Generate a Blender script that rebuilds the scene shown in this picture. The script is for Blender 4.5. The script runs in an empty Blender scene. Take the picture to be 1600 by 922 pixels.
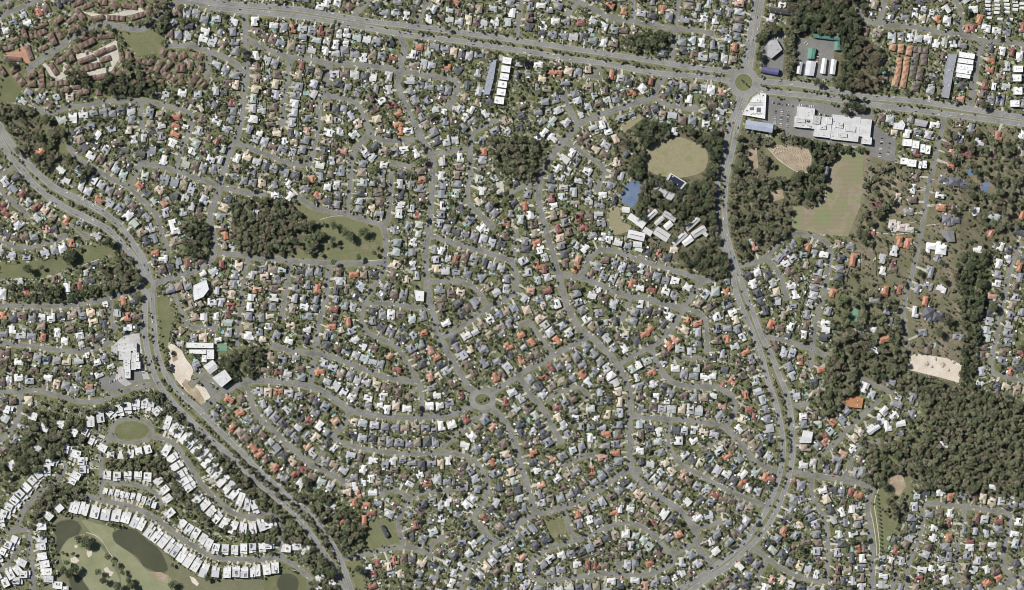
import bpy, math, random
import numpy as np
from mathutils import Vector
from mathutils.geometry import delaunay_2d_cdt
rad = math.radians
C = bpy.context.scene.collection
SC = bpy.context.scene
S = 1.3                                  # metres per photo pixel (a map scale; 1600 x 922 px = 2080 x 1199 m)
def W(x, y): return ((x-800)*S, (461-y)*S)

# ---------------------------------------------------------------- camera
CAM_H = 6500.0
cd = bpy.data.cameras.new('aerial_camera'); cam = bpy.data.objects.new('aerial_camera', cd); C.objects.link(cam)
cam.location = (0, 0, CAM_H); cam.rotation_euler = (0, 0, 0)
cd.sensor_width = 36.0; cd.lens = 18.0/(800*S/CAM_H)
cd.clip_start = 100; cd.clip_end = 60000
SC.camera = cam
# ---------------------------------------------------------------- sky and sun
SUN_EL = 43.0
SHX, SHY = 0.85, -0.53                   # ground direction in which the shadows fall (x right, y up)
w = bpy.data.worlds.new("World"); SC.world = w; w.use_nodes = True
nt = w.node_tree
sky = nt.nodes.new('ShaderNodeTexSky'); sky.sky_type = 'NISHITA'; sky.sun_disc = False
sky.sun_elevation = rad(SUN_EL); sky.sun_rotation = math.atan2(-SHX, -SHY)
bg = nt.nodes['Background']; bg.inputs['Strength'].default_value = 0.049
nt.links.new(sky.outputs[0], bg.inputs[0])
sl = bpy.data.lights.new('sun', 'SUN'); so = bpy.data.objects.new('sun', sl); C.objects.link(so)
sl.energy = 5.0; sl.angle = rad(0.5); sl.color = (1.0, 0.975, 0.93)
so.rotation_euler = Vector((SHX*math.cos(rad(SUN_EL)), SHY*math.cos(rad(SUN_EL)), -math.sin(rad(SUN_EL)))).to_track_quat('-Z', 'Y').to_euler()
SC.view_settings.view_transform = 'Standard'; SC.view_settings.look = 'None'
SC.view_settings.exposure = 0.06; SC.view_settings.gamma = 1.0
SC.render.engine = 'CYCLES'; SC.cycles.filter_width = 0.95; SC.cycles.max_bounces = 4; SC.cycles.diffuse_bounces = 2

rng = random.Random(7)
npr = np.random.default_rng(7)

# ---------------------------------------------------------------- materials
def new_mat(name, rough=0.85):
    m = bpy.data.materials.new(name); m.use_nodes = True
    b = m.node_tree.nodes['Principled BSDF']; b.inputs['Roughness'].default_value = rough
    return m, m.node_tree, b
def pos_node(t):
    g = t.nodes.new('ShaderNodeNewGeometry'); return g.outputs['Position']
def noise(t, vec, scale, detail=4, rough=0.6):
    n = t.nodes.new('ShaderNodeTexNoise'); n.inputs['Scale'].default_value = scale
    n.inputs['Detail'].default_value = detail; n.inputs['Roughness'].default_value = rough
    t.links.new(vec, n.inputs['Vector']); return n.outputs['Fac']
def ramp(t, fac, stops):
    r = t.nodes.new('ShaderNodeValToRGB'); e = r.color_ramp.elements
    e[0].position = stops[0][0]; e[0].color = (*stops[0][1], 1); e[1].position = stops[-1][0]; e[1].color = (*stops[-1][1], 1)
    for p, c in stops[1:-1]:
        k = e.new(p); k.color = (*c, 1)
    t.links.new(fac, r.inputs[0]); return r.outputs[0]
def mixc(t, f, a, b, mode='MIX'):
    n = t.nodes.new('ShaderNodeMix'); n.data_type = 'RGBA'; n.blend_type = mode
    for s, v in ((n.inputs[0], f), (n.inputs[6], a), (n.inputs[7], b)):
        if isinstance(v, (int, float)): s.default_value = v
        elif isinstance(v, tuple): s.default_value = (*v, 1)
        else: t.links.new(v, s)
    return n.outputs[2]
def ground_mat(name, stops, s1=0.02, s2=0.35, fine=0.35, rough=0.95, mid=None):
    """patchy ground: broad noise picks the colour, finer noise mottles it"""
    m, t, b = new_mat(name, rough); p = pos_node(t)
    a = noise(t, p, s1, 6, 0.65)
    col = ramp(t, a, stops)
    f = noise(t, p, s2, 5, 0.7)
    g = ramp(t, f, [(0.25, (1-fine,)*3), (0.75, (1+fine,)*3)])
    col = mixc(t, 1.0, col, g, 'MULTIPLY')
    t.links.new(col, b.inputs['Base Color']); return m
M = {}
# yards and open ground: cells of lawn, dry lawn, mulch and paving the size of garden beds
def yard_mat():
    m, t, b = new_mat('yard_ground', 0.95); p = pos_node(t)
    wv = t.nodes.new('ShaderNodeTexVoronoi'); wv.inputs['Scale'].default_value = 0.19
    nz = t.nodes.new('ShaderNodeTexNoise'); nz.inputs['Scale'].default_value = 0.15; t.links.new(p, nz.inputs['Vector'])
    add = t.nodes.new('ShaderNodeVectorMath'); add.operation = 'MULTIPLY_ADD'
    t.links.new(nz.outputs['Color'], add.inputs[0]); add.inputs[1].default_value = (5, 5, 5); t.links.new(p, add.inputs[2])
    t.links.new(add.outputs[0], wv.inputs['Vector'])
    sp = t.nodes.new('ShaderNodeSeparateColor'); t.links.new(wv.outputs['Color'], sp.inputs[0])
    col = ramp(t, sp.outputs[0], [(0.0, (.105,.118,.052)), (0.2, (.15,.16,.07)), (0.40, (.175,.172,.095)), (0.54, (.10,.10,.06)), (0.64, (.22,.21,.16)), (0.74, (.145,.16,.066)), (0.88, (.37,.35,.30)), (1.0, (.08,.092,.045))])
    col.node.color_ramp.interpolation = 'CONSTANT'
    f = noise(t, p, 0.5, 4, 0.7)
    col = mixc(t, 1.0, col, ramp(t, f, [(0.25, (.6,)*3), (0.75, (1.35,)*3)]), 'MULTIPLY')
    t.links.new(col, b.inputs['Base Color']); return m
M['yard'] = yard_mat()
M['verge'] = ground_mat('verge_grass', [(0.3, (.145,.155,.075)), (0.5, (.19,.19,.10)), (0.7, (.25,.235,.15))], 0.05, 0.5, 0.3)
M['park'] = ground_mat('park_grass', [(0.3, (.135,.145,.07)), (0.45, (.17,.175,.09)), (0.55, (.145,.155,.075)), (0.68, (.24,.205,.13))], 0.018, 0.25, 0.2)
M['green'] = ground_mat('green_lawn', [(0.3, (.115,.125,.058)), (0.55, (.15,.158,.075)), (0.75, (.20,.19,.105))], 0.025, 0.3, 0.2)
M['rough'] = ground_mat('golf_rough', [(0.3, (.135,.14,.078)), (0.7, (.19,.185,.11))], 0.03, 0.3, 0.2)
M['fairway'] = ground_mat('golf_fairway', [(0.3, (.195,.215,.115)), (0.5, (.235,.245,.14)), (0.7, (.28,.275,.175))], 0.03, 0.3, 0.12)
M['oval'] = ground_mat('dry_oval_turf', [(0.3, (.22,.212,.12)), (0.5, (.285,.25,.155)), (0.68, (.20,.21,.10))], 0.03, 0.2, 0.15)
M['dirt'] = ground_mat('bare_dirt', [(0.3, (.26,.19,.125)), (0.5, (.34,.27,.19)), (0.7, (.42,.36,.27))], 0.05, 0.4, 0.25)
M['sand'] = ground_mat('pale_sand', [(0.3, (.50,.43,.34)), (0.5, (.60,.53,.43)), (0.7, (.66,.62,.56))], 0.04, 0.3, 0.2)
M['bush'] = ground_mat('bushland_floor', [(0.3, (.09,.09,.052)), (0.5, (.13,.12,.072)), (0.7, (.20,.17,.115))], 0.04, 0.4, 0.3)
M['acreage'] = ground_mat('acreage_lawn', [(0.3, (.115,.118,.062)), (0.45, (.15,.145,.085)), (0.55, (.19,.165,.11)), (0.68, (.28,.235,.17))], 0.02, 0.25, 0.28)
M['paving'] = ground_mat('pale_paving', [(0.3, (.42,.40,.34)), (0.7, (.58,.54,.46))], 0.1, 0.5, 0.2)
M['redpaving'] = ground_mat('terracotta_paving', [(0.3, (.38,.20,.13)), (0.7, (.46,.28,.19))], 0.1, 0.5, 0.2)
M['carpark'] = ground_mat('worn_carpark', [(0.3, (.155,.15,.14)), (0.6, (.21,.205,.19)), (0.75, (.30,.29,.27))], 0.03, 0.3, 0.2)
M['pond'] = ground_mat('pond_water', [(0.3, (.068,.073,.045)), (0.55, (.083,.086,.054)), (0.7, (.10,.10,.066))], 0.02, 0.2, 0.05, 0.25)
M['concrete'] = ground_mat('pale_concrete_apron', [(0.3, (.33,.325,.31)), (0.5, (.42,.41,.39)), (0.7, (.50,.49,.46))], 0.04, 0.3, 0.2)
M['court'] = ground_mat('blue_court', [(0.3, (.10,.145,.23)), (0.5, (.13,.18,.28)), (0.7, (.17,.22,.30))], 0.05, 0.3, 0.15)
M['greencourt'] = ground_mat('green_court', [(0.3, (.13,.26,.17)), (0.7, (.18,.31,.22))], 0.05, 0.3, 0.15)
M['poolwater'] = ground_mat('pool_water', [(0.3, (.10,.42,.46)), (0.7, (.20,.55,.60))], 0.05, 0.4, 0.1, 0.2)
def pitch_mat():
    m, t, b = new_mat('mown_pitch', 0.95); p = pos_node(t)
    a = noise(t, p, 0.022, 5, 0.6)
    col = ramp(t, a, [(0.32, (.19,.22,.10)), (0.44, (.22,.225,.12)), (0.52, (.24,.205,.135)), (0.60, (.28,.24,.165)), (0.68, (.21,.225,.115))])
    wv = t.nodes.new('ShaderNodeTexWave'); wv.inputs['Scale'].default_value = 0.035; wv.inputs['Distortion'].default_value = 1.2; wv.bands_direction = 'Y'
    wv.inputs['Detail'].default_value = 3
    t.links.new(p, wv.inputs['Vector'])
    col = mixc(t, 1.0, col, ramp(t, wv.outputs['Fac'], [(0.2, (.98,)*3), (0.8, (1.02,)*3)]), 'MULTIPLY')
    f = noise(t, p, 0.4, 4, 0.7)
    col = mixc(t, 1.0, col, ramp(t, f, [(0.25, (.85,)*3), (0.75, (1.15,)*3)]), 'MULTIPLY')
    t.links.new(col, b.inputs['Base Color']); return m
M['pitch'] = pitch_mat()
def asphalt(name, c, v=0.2):
    m, t, b = new_mat(name, 0.9); p = pos_node(t)
    a = noise(t, p, 0.03, 7, 0.7); f = noise(t, p, 0.5, 4, 0.7)
    col = ramp(t, a, [(0.34, tuple(x*(1-v) for x in c)), (0.46, tuple(x*(1-v*.2) for x in c)), (0.52, tuple(x*(1+v*.3) for x in c)), (0.66, tuple(x*(1+v) for x in c))])
    col = mixc(t, 1.0, col, ramp(t, f, [(0.25, (.82,)*3), (0.75, (1.2,)*3)]), 'MULTIPLY')
    t.links.new(col, b.inputs['Base Color']); return m
M['road'] = asphalt('street_asphalt', (.182,.180,.168), 0.28)
M['arterial'] = asphalt('arterial_asphalt', (.222,.220,.207), 0.2)
M['kerb'] = asphalt('kerb_concrete', (.30,.285,.245), 0.2)
M['drive'] = asphalt('driveway_concrete', (.44,.41,.345), 0.3)
M['paint'] = asphalt('road_paint', (.62,.62,.60), 0.1)
def attr_mat(name, rough, amt, sc, ribs=False):
    """object's own colour comes from its colour attribute, weathered by noise"""
    m, t, b = new_mat(name, rough); p = pos_node(t)
    at = t.nodes.new('ShaderNodeAttribute'); at.attribute_name = 'Col'
    f = noise(t, p, sc, 5, 0.7)
    col = mixc(t, 1.0, at.outputs['Color'], ramp(t, f, [(0.25, (1-amt,)*3), (0.75, (1+amt*0.8,)*3)]), 'MULTIPLY')
    t.links.new(col, b.inputs['Base Color']); return m
M['roof'] = attr_mat('roof_covering', 0.65, 0.20, 0.45)
M['wall'] = attr_mat('rendered_wall', 0.85, 0.12, 0.8)
def big_roof_mat():
    m, t, b = new_mat('sheet_roof', 0.6); p = pos_node(t)
    at = t.nodes.new('ShaderNodeAttribute'); at.attribute_name = 'Col'
    br = t.nodes.new('ShaderNodeTexBrick'); br.inputs['Scale'].default_value = 0.11; br.inputs['Mortar Size'].default_value = 0.035
    br.inputs['Color1'].default_value = (1,1,1,1); br.inputs['Color2'].default_value = (.94,.94,.94,1); br.inputs['Mortar'].default_value = (.78,.78,.78,1); br.offset = 0.3
    t.links.new(p, br.inputs['Vector'])
    col = mixc(t, 1.0, at.outputs['Color'], br.outputs['Color'], 'MULTIPLY')
    f = noise(t, p, 0.12, 6, 0.75); col = mixc(t, 1.0, col, ramp(t, f, [(0.3, (.80,.79,.76)), (0.5, (1,1,1)), (0.75, (1.1,)*3)]), 'MULTIPLY')
    t.links.new(col, b.inputs['Base Color']); return m
M['bigroof'] = big_roof_mat()
M['solar'], _t, _b = new_mat('solar_glass', 0.25); _b.inputs['Base Color'].default_value = (.028,.034,.06,1)
M['leaf'] = attr_mat('leaves', 0.8, 0.32, 0.33)
M['bark'] = attr_mat('bark', 0.9, 0.2, 2.0)
M['carpaint'] = attr_mat('car_paint', 0.3, 0.02, 1.0)
M['glass'], _t, _b = new_mat('dark_window_glass', 0.1); _b.inputs['Base Color'].default_value = (.02,.022,.025,1)
M['fence'] = attr_mat('fence_boards', 0.9, 0.2, 1.0)
HMATS = ['roof', 'wall', 'solar', 'glass', 'leaf', 'bark', 'carpaint', 'fence', 'poolwater', 'paving']

# ---------------------------------------------------------------- mesh builder
class MB:
    def __init__(s): s.v = []; s.f = []; s.c = []; s.m = []
    def face(s, pts, col, mat='roof'):
        n = len(s.v); s.v.extend(pts); s.f.append(tuple(range(n, n+len(pts)))); s.c.append(col); s.m.append(mat)
    def box(s, x0, y0, x1, y1, z0, z1, col, mat='roof', bottom=False):
        a, b, c, d = (x0,y0), (x1,y0), (x1,y1), (x0,y1)
        s.prism([a, b, c, d], z0, z1, col, mat)
    def prism(s, poly, z0, z1, col, mat='roof', top=None):
        ar = sum(poly[i-1][0]*poly[i][1]-poly[i][0]*poly[i-1][1] for i in range(len(poly)))
        if ar < 0: poly = poly[::-1]
        s.face([(x, y, z1) for x, y in poly], top or col, mat)
        for i in range(len(poly)):
            (xa, ya), (xb, yb) = poly[i-1], poly[i]
            s.face([(xa,ya,z0), (xb,yb,z0), (xb,yb,z1), (xa,ya,z1)], col, mat)
    def hip(s, x0, y0, x1, y1, z, h, col, gable=False):
        w, d = x1-x0, y1-y0
        if w >= d:
            k = 0.0 if gable else min(d/2, w/2-0.05); ym = (y0+y1)/2
            r0, r1 = (x0+k, ym, z+h), (x1-k, ym, z+h)
            A, B, D, E = (x0,y0,z), (x1,y0,z), (x1,y1,z), (x0,y1,z)
            s.face([A, B, r1, r0], col); s.face([D, E, r0, r1], col); s.face([B, D, r1], col); s.face([E, A, r0], col)
        else:
            k = 0.0 if gable else min(w/2, d/2-0.05); xm = (x0+x1)/2
            r0, r1 = (xm, y0+k, z+h), (xm, y1-k, z+h)
            A, B, D, E = (x0,y0,z), (x1,y0,z), (x1,y1,z), (x0,y1,z)
            s.face([B, D, r1, r0], col); s.face([E, A, r0, r1], col); s.face([A, B, r0], col); s.face([D, E, r1], col)
        s.face([E, D, B, A], tuple(x*.8 for x in col))
    def add(s, o, x=0, y=0, z=0, a=0.0, sc=1.0):
        ca, sa = math.cos(a)*sc, math.sin(a)*sc; n = len(s.v)
        s.v.extend([(x+px*ca-py*sa, y+px*sa+py*ca, z+pz*sc) for px, py, pz in o.v])
        s.f.extend([tuple(i+n for i in f) for f in o.f]); s.c.extend(o.c); s.m.extend(o.m)
    def mesh(s, name):
        me = bpy.data.meshes.new(name); me.from_pydata(s.v, [], s.f)
        mats = sorted(set(s.m)); idx = {k: i for i, k in enumerate(mats)}
        for k in mats: me.materials.append(M[k])
        me.polygons.foreach_set('material_index', np.array([idx[k] for k in s.m], dtype=np.int32))
        at = me.color_attributes.new('Col', 'FLOAT_COLOR', 'CORNER')
        cnt = np.array([len(f) for f in s.f])
        cc = np.ones((cnt.sum(), 4), dtype=np.float32); cc[:, :3] = np.repeat(np.array(s.c, dtype=np.float32)[:, :3], cnt, axis=0)
        at.data.foreach_set('color', cc.ravel()); me.update(); return me
def link(name, me, parent=None, loc=(0,0,0), rz=0.0):
    o = bpy.data.objects.new(name, me); C.objects.link(o); o.location = loc; o.rotation_euler = (0, 0, rz)
    if parent is not None: o.parent = parent
    return o
def empty(name, loc, rz=0.0):
    return link(name, None, None, loc, rz)
def tag(o, label=None, cat=None, group=None, kind=None):
    if label: o['label'] = label
    if cat: o['category'] = cat
    if group: o['group'] = group
    if kind: o['kind'] = kind
    return o
# ---------------------------------------------------------------- map data, in photo pixels
STREETS = """
7|-10,29 40,9 76,-8
5|-10,12 22,-6
8|45,107 60,97 80,83 100,68 120,54 140,44 160,39 185,41 205,45 222,45 235,38 248,28
6|248,28 262,12 280,3 305,5
6|305,5 330,12 352,14 374,20
7|266,71 288,71 312,75 328,81 345,87 365,97 378,108 385,116
5|328,81 323,115
8|388,8 384,20 383,37 384,75 386,112 381,150 378,187 369,215 360,237 347,277 344,292 335,317 328,337 332,365 337,385 330,405 307,422 275,432 246,441
6|54,166 75,178 100,168 125,166 150,162 175,158 200,158 225,158 262,166 287,172 299,182 296,205 287,225 281,240 276,262
6|222,162 220,197
6|107,225 113,238 125,250 150,265 175,280 200,292 220,310 235,325 245,337 252,360 260,386
6|203,290 212,272 220,257
7|218,254 250,260 275,267 300,275 325,284 345,291 375,299 395,303 413,303
7|386,60 400,69 425,80 450,89 482,92 512,99 550,100 587,104 617,109 622,109 650,115 675,120 705,123 716,131 711,150 702,167
8|622,52 632,72 627,98 622,130 630,155 642,182 657,210 667,230 675,245 676,280 673,330 670,360 665,392 666,430 670,462 677,490 687,527 700,552 715,577 730,600 744,616
6|452,90 450,120 444,155 441,192
7|512,100 510,130 505,148 530,152 555,160 570,182 577,207 570,218 556,232 549,255 547,292 542,332
6|577,207 590,217 615,221 645,218 657,212
6|505,148 498,165 498,195 491,230 486,256
6|675,243 700,237 735,230 737,212 755,197 777,187
7|735,230 735,267 731,292 732,317 750,335 768,352
6|365,222 400,235 425,245 445,253 465,257 486,256
6|577,0 560,17 547,30
6|672,-5 657,25 645,43
6|815,-5 810,37 807,66
6|880,-8 900,0 920,10 940,22 962,30 1000,35 1025,40 1052,45 1075,46 1110,52
5|905,2 888,20
6|1060,-5 1056,37 1052,75 1047,104
5|988,-5 991,34
8|1037,120 1025,140 1017,152 975,167 945,177 912,190 895,205 880,220 865,240 850,262 843,285 841,305 845,330 855,367 865,400 872,430 880,460 892,490 910,517 935,537 960,565 977,592 985,620 983,655 984,690 985,722 990,740 1012,762 1040,782 1065,800 1085,827 1092,855 1117,887
6|1020,152 1037,162 1062,167 1086,170
6|882,150 887,165 900,190
5|935,104 935,122
6|878,222 895,228 920,245 942,260 942,275 933,295
7|909,432 915,415 923,400 937,391 955,391 987,402 1025,415 1062,425 1097,437
7|872,428 907,434 937,445 960,455 982,462 1012,467 1037,475 1066,482
7|1118,438 1097,440 1082,460 1067,482 1052,510 1025,537 995,552 968,568
5|985,465 972,497
6|1067,482 1095,490 1103,510 1105,545
7|1017,545 1025,565 1037,585 1057,600 1087,604 1117,605 1140,615 1148,632 1145,650 1132,666
7|985,650 1015,652 1050,655 1075,657 1112,662 1135,670 1155,690 1172,712 1200,732 1220,738
6|1046,655 1044,690 1052,712 1070,730 1095,742 1125,760 1150,772 1175,782 1202,790
7|766,614 800,594 815,582 850,565 875,550 900,537 916,527
7|812,586 827,615 845,635 862,665 876,688
5|855,625 882,610 907,605 916,618
6|830,508 847,530 861,549
8|764,632 775,645 790,660 800,682 805,692 815,730 827,767 837,802
7|1000,735 985,735 965,742 945,760 907,782 875,795 840,802 820,812 800,829 775,847 755,865 737,882 725,900 715,930
6|772,845 755,827 740,810 747,797 760,777 762,755 750,730 732,714 700,708 650,709 612,707 575,702 540,694 520,680 538,665 545,642
7|385,602 392,625 400,645 422,667 445,690 470,712 492,730 520,742 536,752
5|487,728 505,706
8|312,645 332,627 355,610 380,598 400,595 437,597 475,602 500,610 525,625 550,640 587,649 625,652 662,652 700,649 725,640 742,631
7|516,412 512,440 510,460 500,497 492,547 485,605
6|453,410 447,455 441,494
7|427,540 450,547 487,552 520,558 550,570 580,582 612,591 650,597
6|603,410 597,430 582,450 570,470 565,497 572,517 595,530 617,540 632,560 645,582 657,605 660,648
6|572,474 612,475 645,480 676,482
7|467,308 487,322 512,330 540,334 575,345 597,352 603,370 602,392 600,410 562,412 512,411 475,409 452,407 425,404 400,403 375,398 345,396
6|612,272 611,305 607,342 600,354
7|668,365 700,377 737,387 762,395 795,407 806,425 807,445 800,462 762,482 737,500 712,515 688,527
6|670,440 700,439 725,442 745,452 762,482
6|1384,-5 1380,15 1375,30 1385,40 1425,42 1462,49 1500,54 1535,62 1562,65 1610,72
6|1488,-5 1500,15 1500,32 1502,52
7|1535,64 1527,100 1522,130 1516,168
6|1477,176 1472,200 1465,230 1456,270 1450,290 1445,330 1435,385 1425,430 1417,460 1412,497 1418,546
6|1154,416 1175,411 1196,402 1215,380 1237,366 1267,368 1290,378 1299,392 1295,420 1287,460 1277,490 1270,535 1267,568
6|1198,402 1212,420 1225,445 1228,462
6|1186,520 1200,526 1225,532 1250,540 1270,546 1294,556
5|1232,635 1257,632
6|1372,625 1350,647 1325,670 1307,690 1288,708
6|1592,380 1580,417 1570,460 1562,497 1555,535 1549,578 1575,590 1610,597
7|1236,738 1270,742 1300,747 1330,752 1362,762 1355,785 1358,815 1362,850 1363,880 1363,930
6|1267,745 1270,775 1282,800 1292,827 1294,867 1291,908
6|1160,850 1180,858 1200,873 1225,890 1250,902 1291,910
6|1445,786 1475,788 1512,792 1550,798 1577,802 1575,832 1567,867 1570,887 1582,904
7|1610,890 1575,910 1548,930
5|1442,792 1440,830 1427,862 1420,885 1415,930
5|1508,792 1505,817
5|1497,847 1495,882 1492,900 1500,920
6|882,800 892,832 900,843
6|900,845 915,838 947,825 972,817 1000,822 1025,840 1050,864 1085,848
6|900,845 870,852 850,862 827,882 830,900 850,907 900,902 950,897 1000,899 1037,889 1052,878 1050,864
5|1087,825 1122,817
5|880,730 900,718 924,710
5|970,895 967,880
7|530,873 555,870 580,864 607,858 625,855 650,857 674,869
6|632,852 625,832 622,812 632,795 640,785 632,772 612,765 598,771
5|638,778 665,768 700,767
5|670,860 678,846 690,842
6|-10,477 37,479 87,479 125,475 155,470 172,465 200,456 218,448
5|172,467 177,512
5|61,452 61,478
6|-10,536 50,541 87,547 120,550 145,545 172,536
6|-10,612 25,611 55,610 87,617 125,627 155,627 185,615 220,603 248,599
6|32,612 32,635 25,660 10,680 -8,694
5|205,654 225,657 236,664 238,676 230,687 205,692 182,689 174,678 178,664 190,656 205,654
6|236,680 255,686 272,694 287,712 307,745 320,762 342,784 365,802 390,808 405,805 420,800 432,806 438,822 439,855 438,872
6|132,774 160,782 200,790 225,800 250,815 275,835 300,852 325,867 350,873 400,874 438,872 455,880 470,890 492,912
5|158,779 159,756 187,755 217,759 240,768 252,786
6|174,680 160,700 158,730 159,756
6|12,830 38,827 47,828 47,855 52,892 50,930
6|27,820 35,800 55,777 72,760 95,745 102,728
6|-10,285 15,312 32,325 45,340
5|-10,372 20,385 50,386 75,378 100,370
5|-5,280 15,265 30,260
4|112,352 135,369
5|388,402 382,430 378,460 373,510 370,542
5|272,460 287,490 295,510 332,512
6|300,600 318,585 340,602 356,612
5|845,290 815,292 800,300
5|805,440 803,400 806,360
5|-10,895 15,880 30,850
5|1320,745 1340,700 1372,690
4|680,60 700,62
5|1340,590 1375,605 1395,612
6|1340,8 1350,30 1385,40
5|760,640 700,690 690,700
5|1100,700 1120,690
5|640,260 612,255
5|830,500 812,508
5|1176,930 1185,900 1200,873
5|920,120 935,120
5|1185,790 1220,772
5|1050,560 1100,560
5|1392,925 1400,895
"""
# dual carriageways: width | points
ARTERIALS = """
8|270,-8 330,3 400,9 450,13 500,20 575,33 625,39 700,48 800,62 900,77 1000,92 1075,104 1150,113
8|330,12 400,19 475,27 550,39 625,53 700,62 800,77 900,93 950,100 1025,114 1100,120 1142,127
8.5|1183,126 1200,128 1250,132 1300,141 1350,151 1425,157 1475,164 1525,172 1610,186
8.5|1182,138 1200,143 1275,151 1312,156 1375,165 1450,175 1525,184 1610,196
8|1181,-8 1172,50 1166,85 1159,112
8|1192,-8 1180,55 1171,108
8|1156,148 1147,180 1137,212 1130,255 1122,280 1120,312 1122,350 1130,385 1143,420 1150,455 1162,487 1175,517 1190,555 1200,595 1213,632 1221,670 1224,700 1222,722 1214,755 1200,792 1183,820 1160,850 1130,875 1100,897 1060,922 1030,940
8|1168,148 1158,175 1150,205 1145,232 1139,257 1134,287 1132,325 1134,360 1142,392 1152,422 1163,455 1177,490 1190,525 1203,550 1215,580 1228,612 1236,650 1239,690 1236,730 1224,772 1208,808 1190,835 1165,860 1135,886 1100,908 1070,930
9|-12,203 0,217 15,244 37,268 55,290 82,312 112,330 140,343 170,360 190,380 207,400 220,418 227,434
9|-12,180 0,197 25,235 62,274 87,294 120,310 150,325 175,342 197,365 212,387 225,407 232,430
9|228,458 226,497 228,535 235,567 245,595 262,620 287,647 312,671 337,694 365,717 400,751 430,776 460,802 482,831 507,866 520,885 532,907 542,930
8|237,458 241,510 244,542 252,570 267,598 287,619 310,639 325,655 352,682 385,714 400,731 432,760 457,781 482,800 503,825 523,857 535,882 552,930
"""
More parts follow.
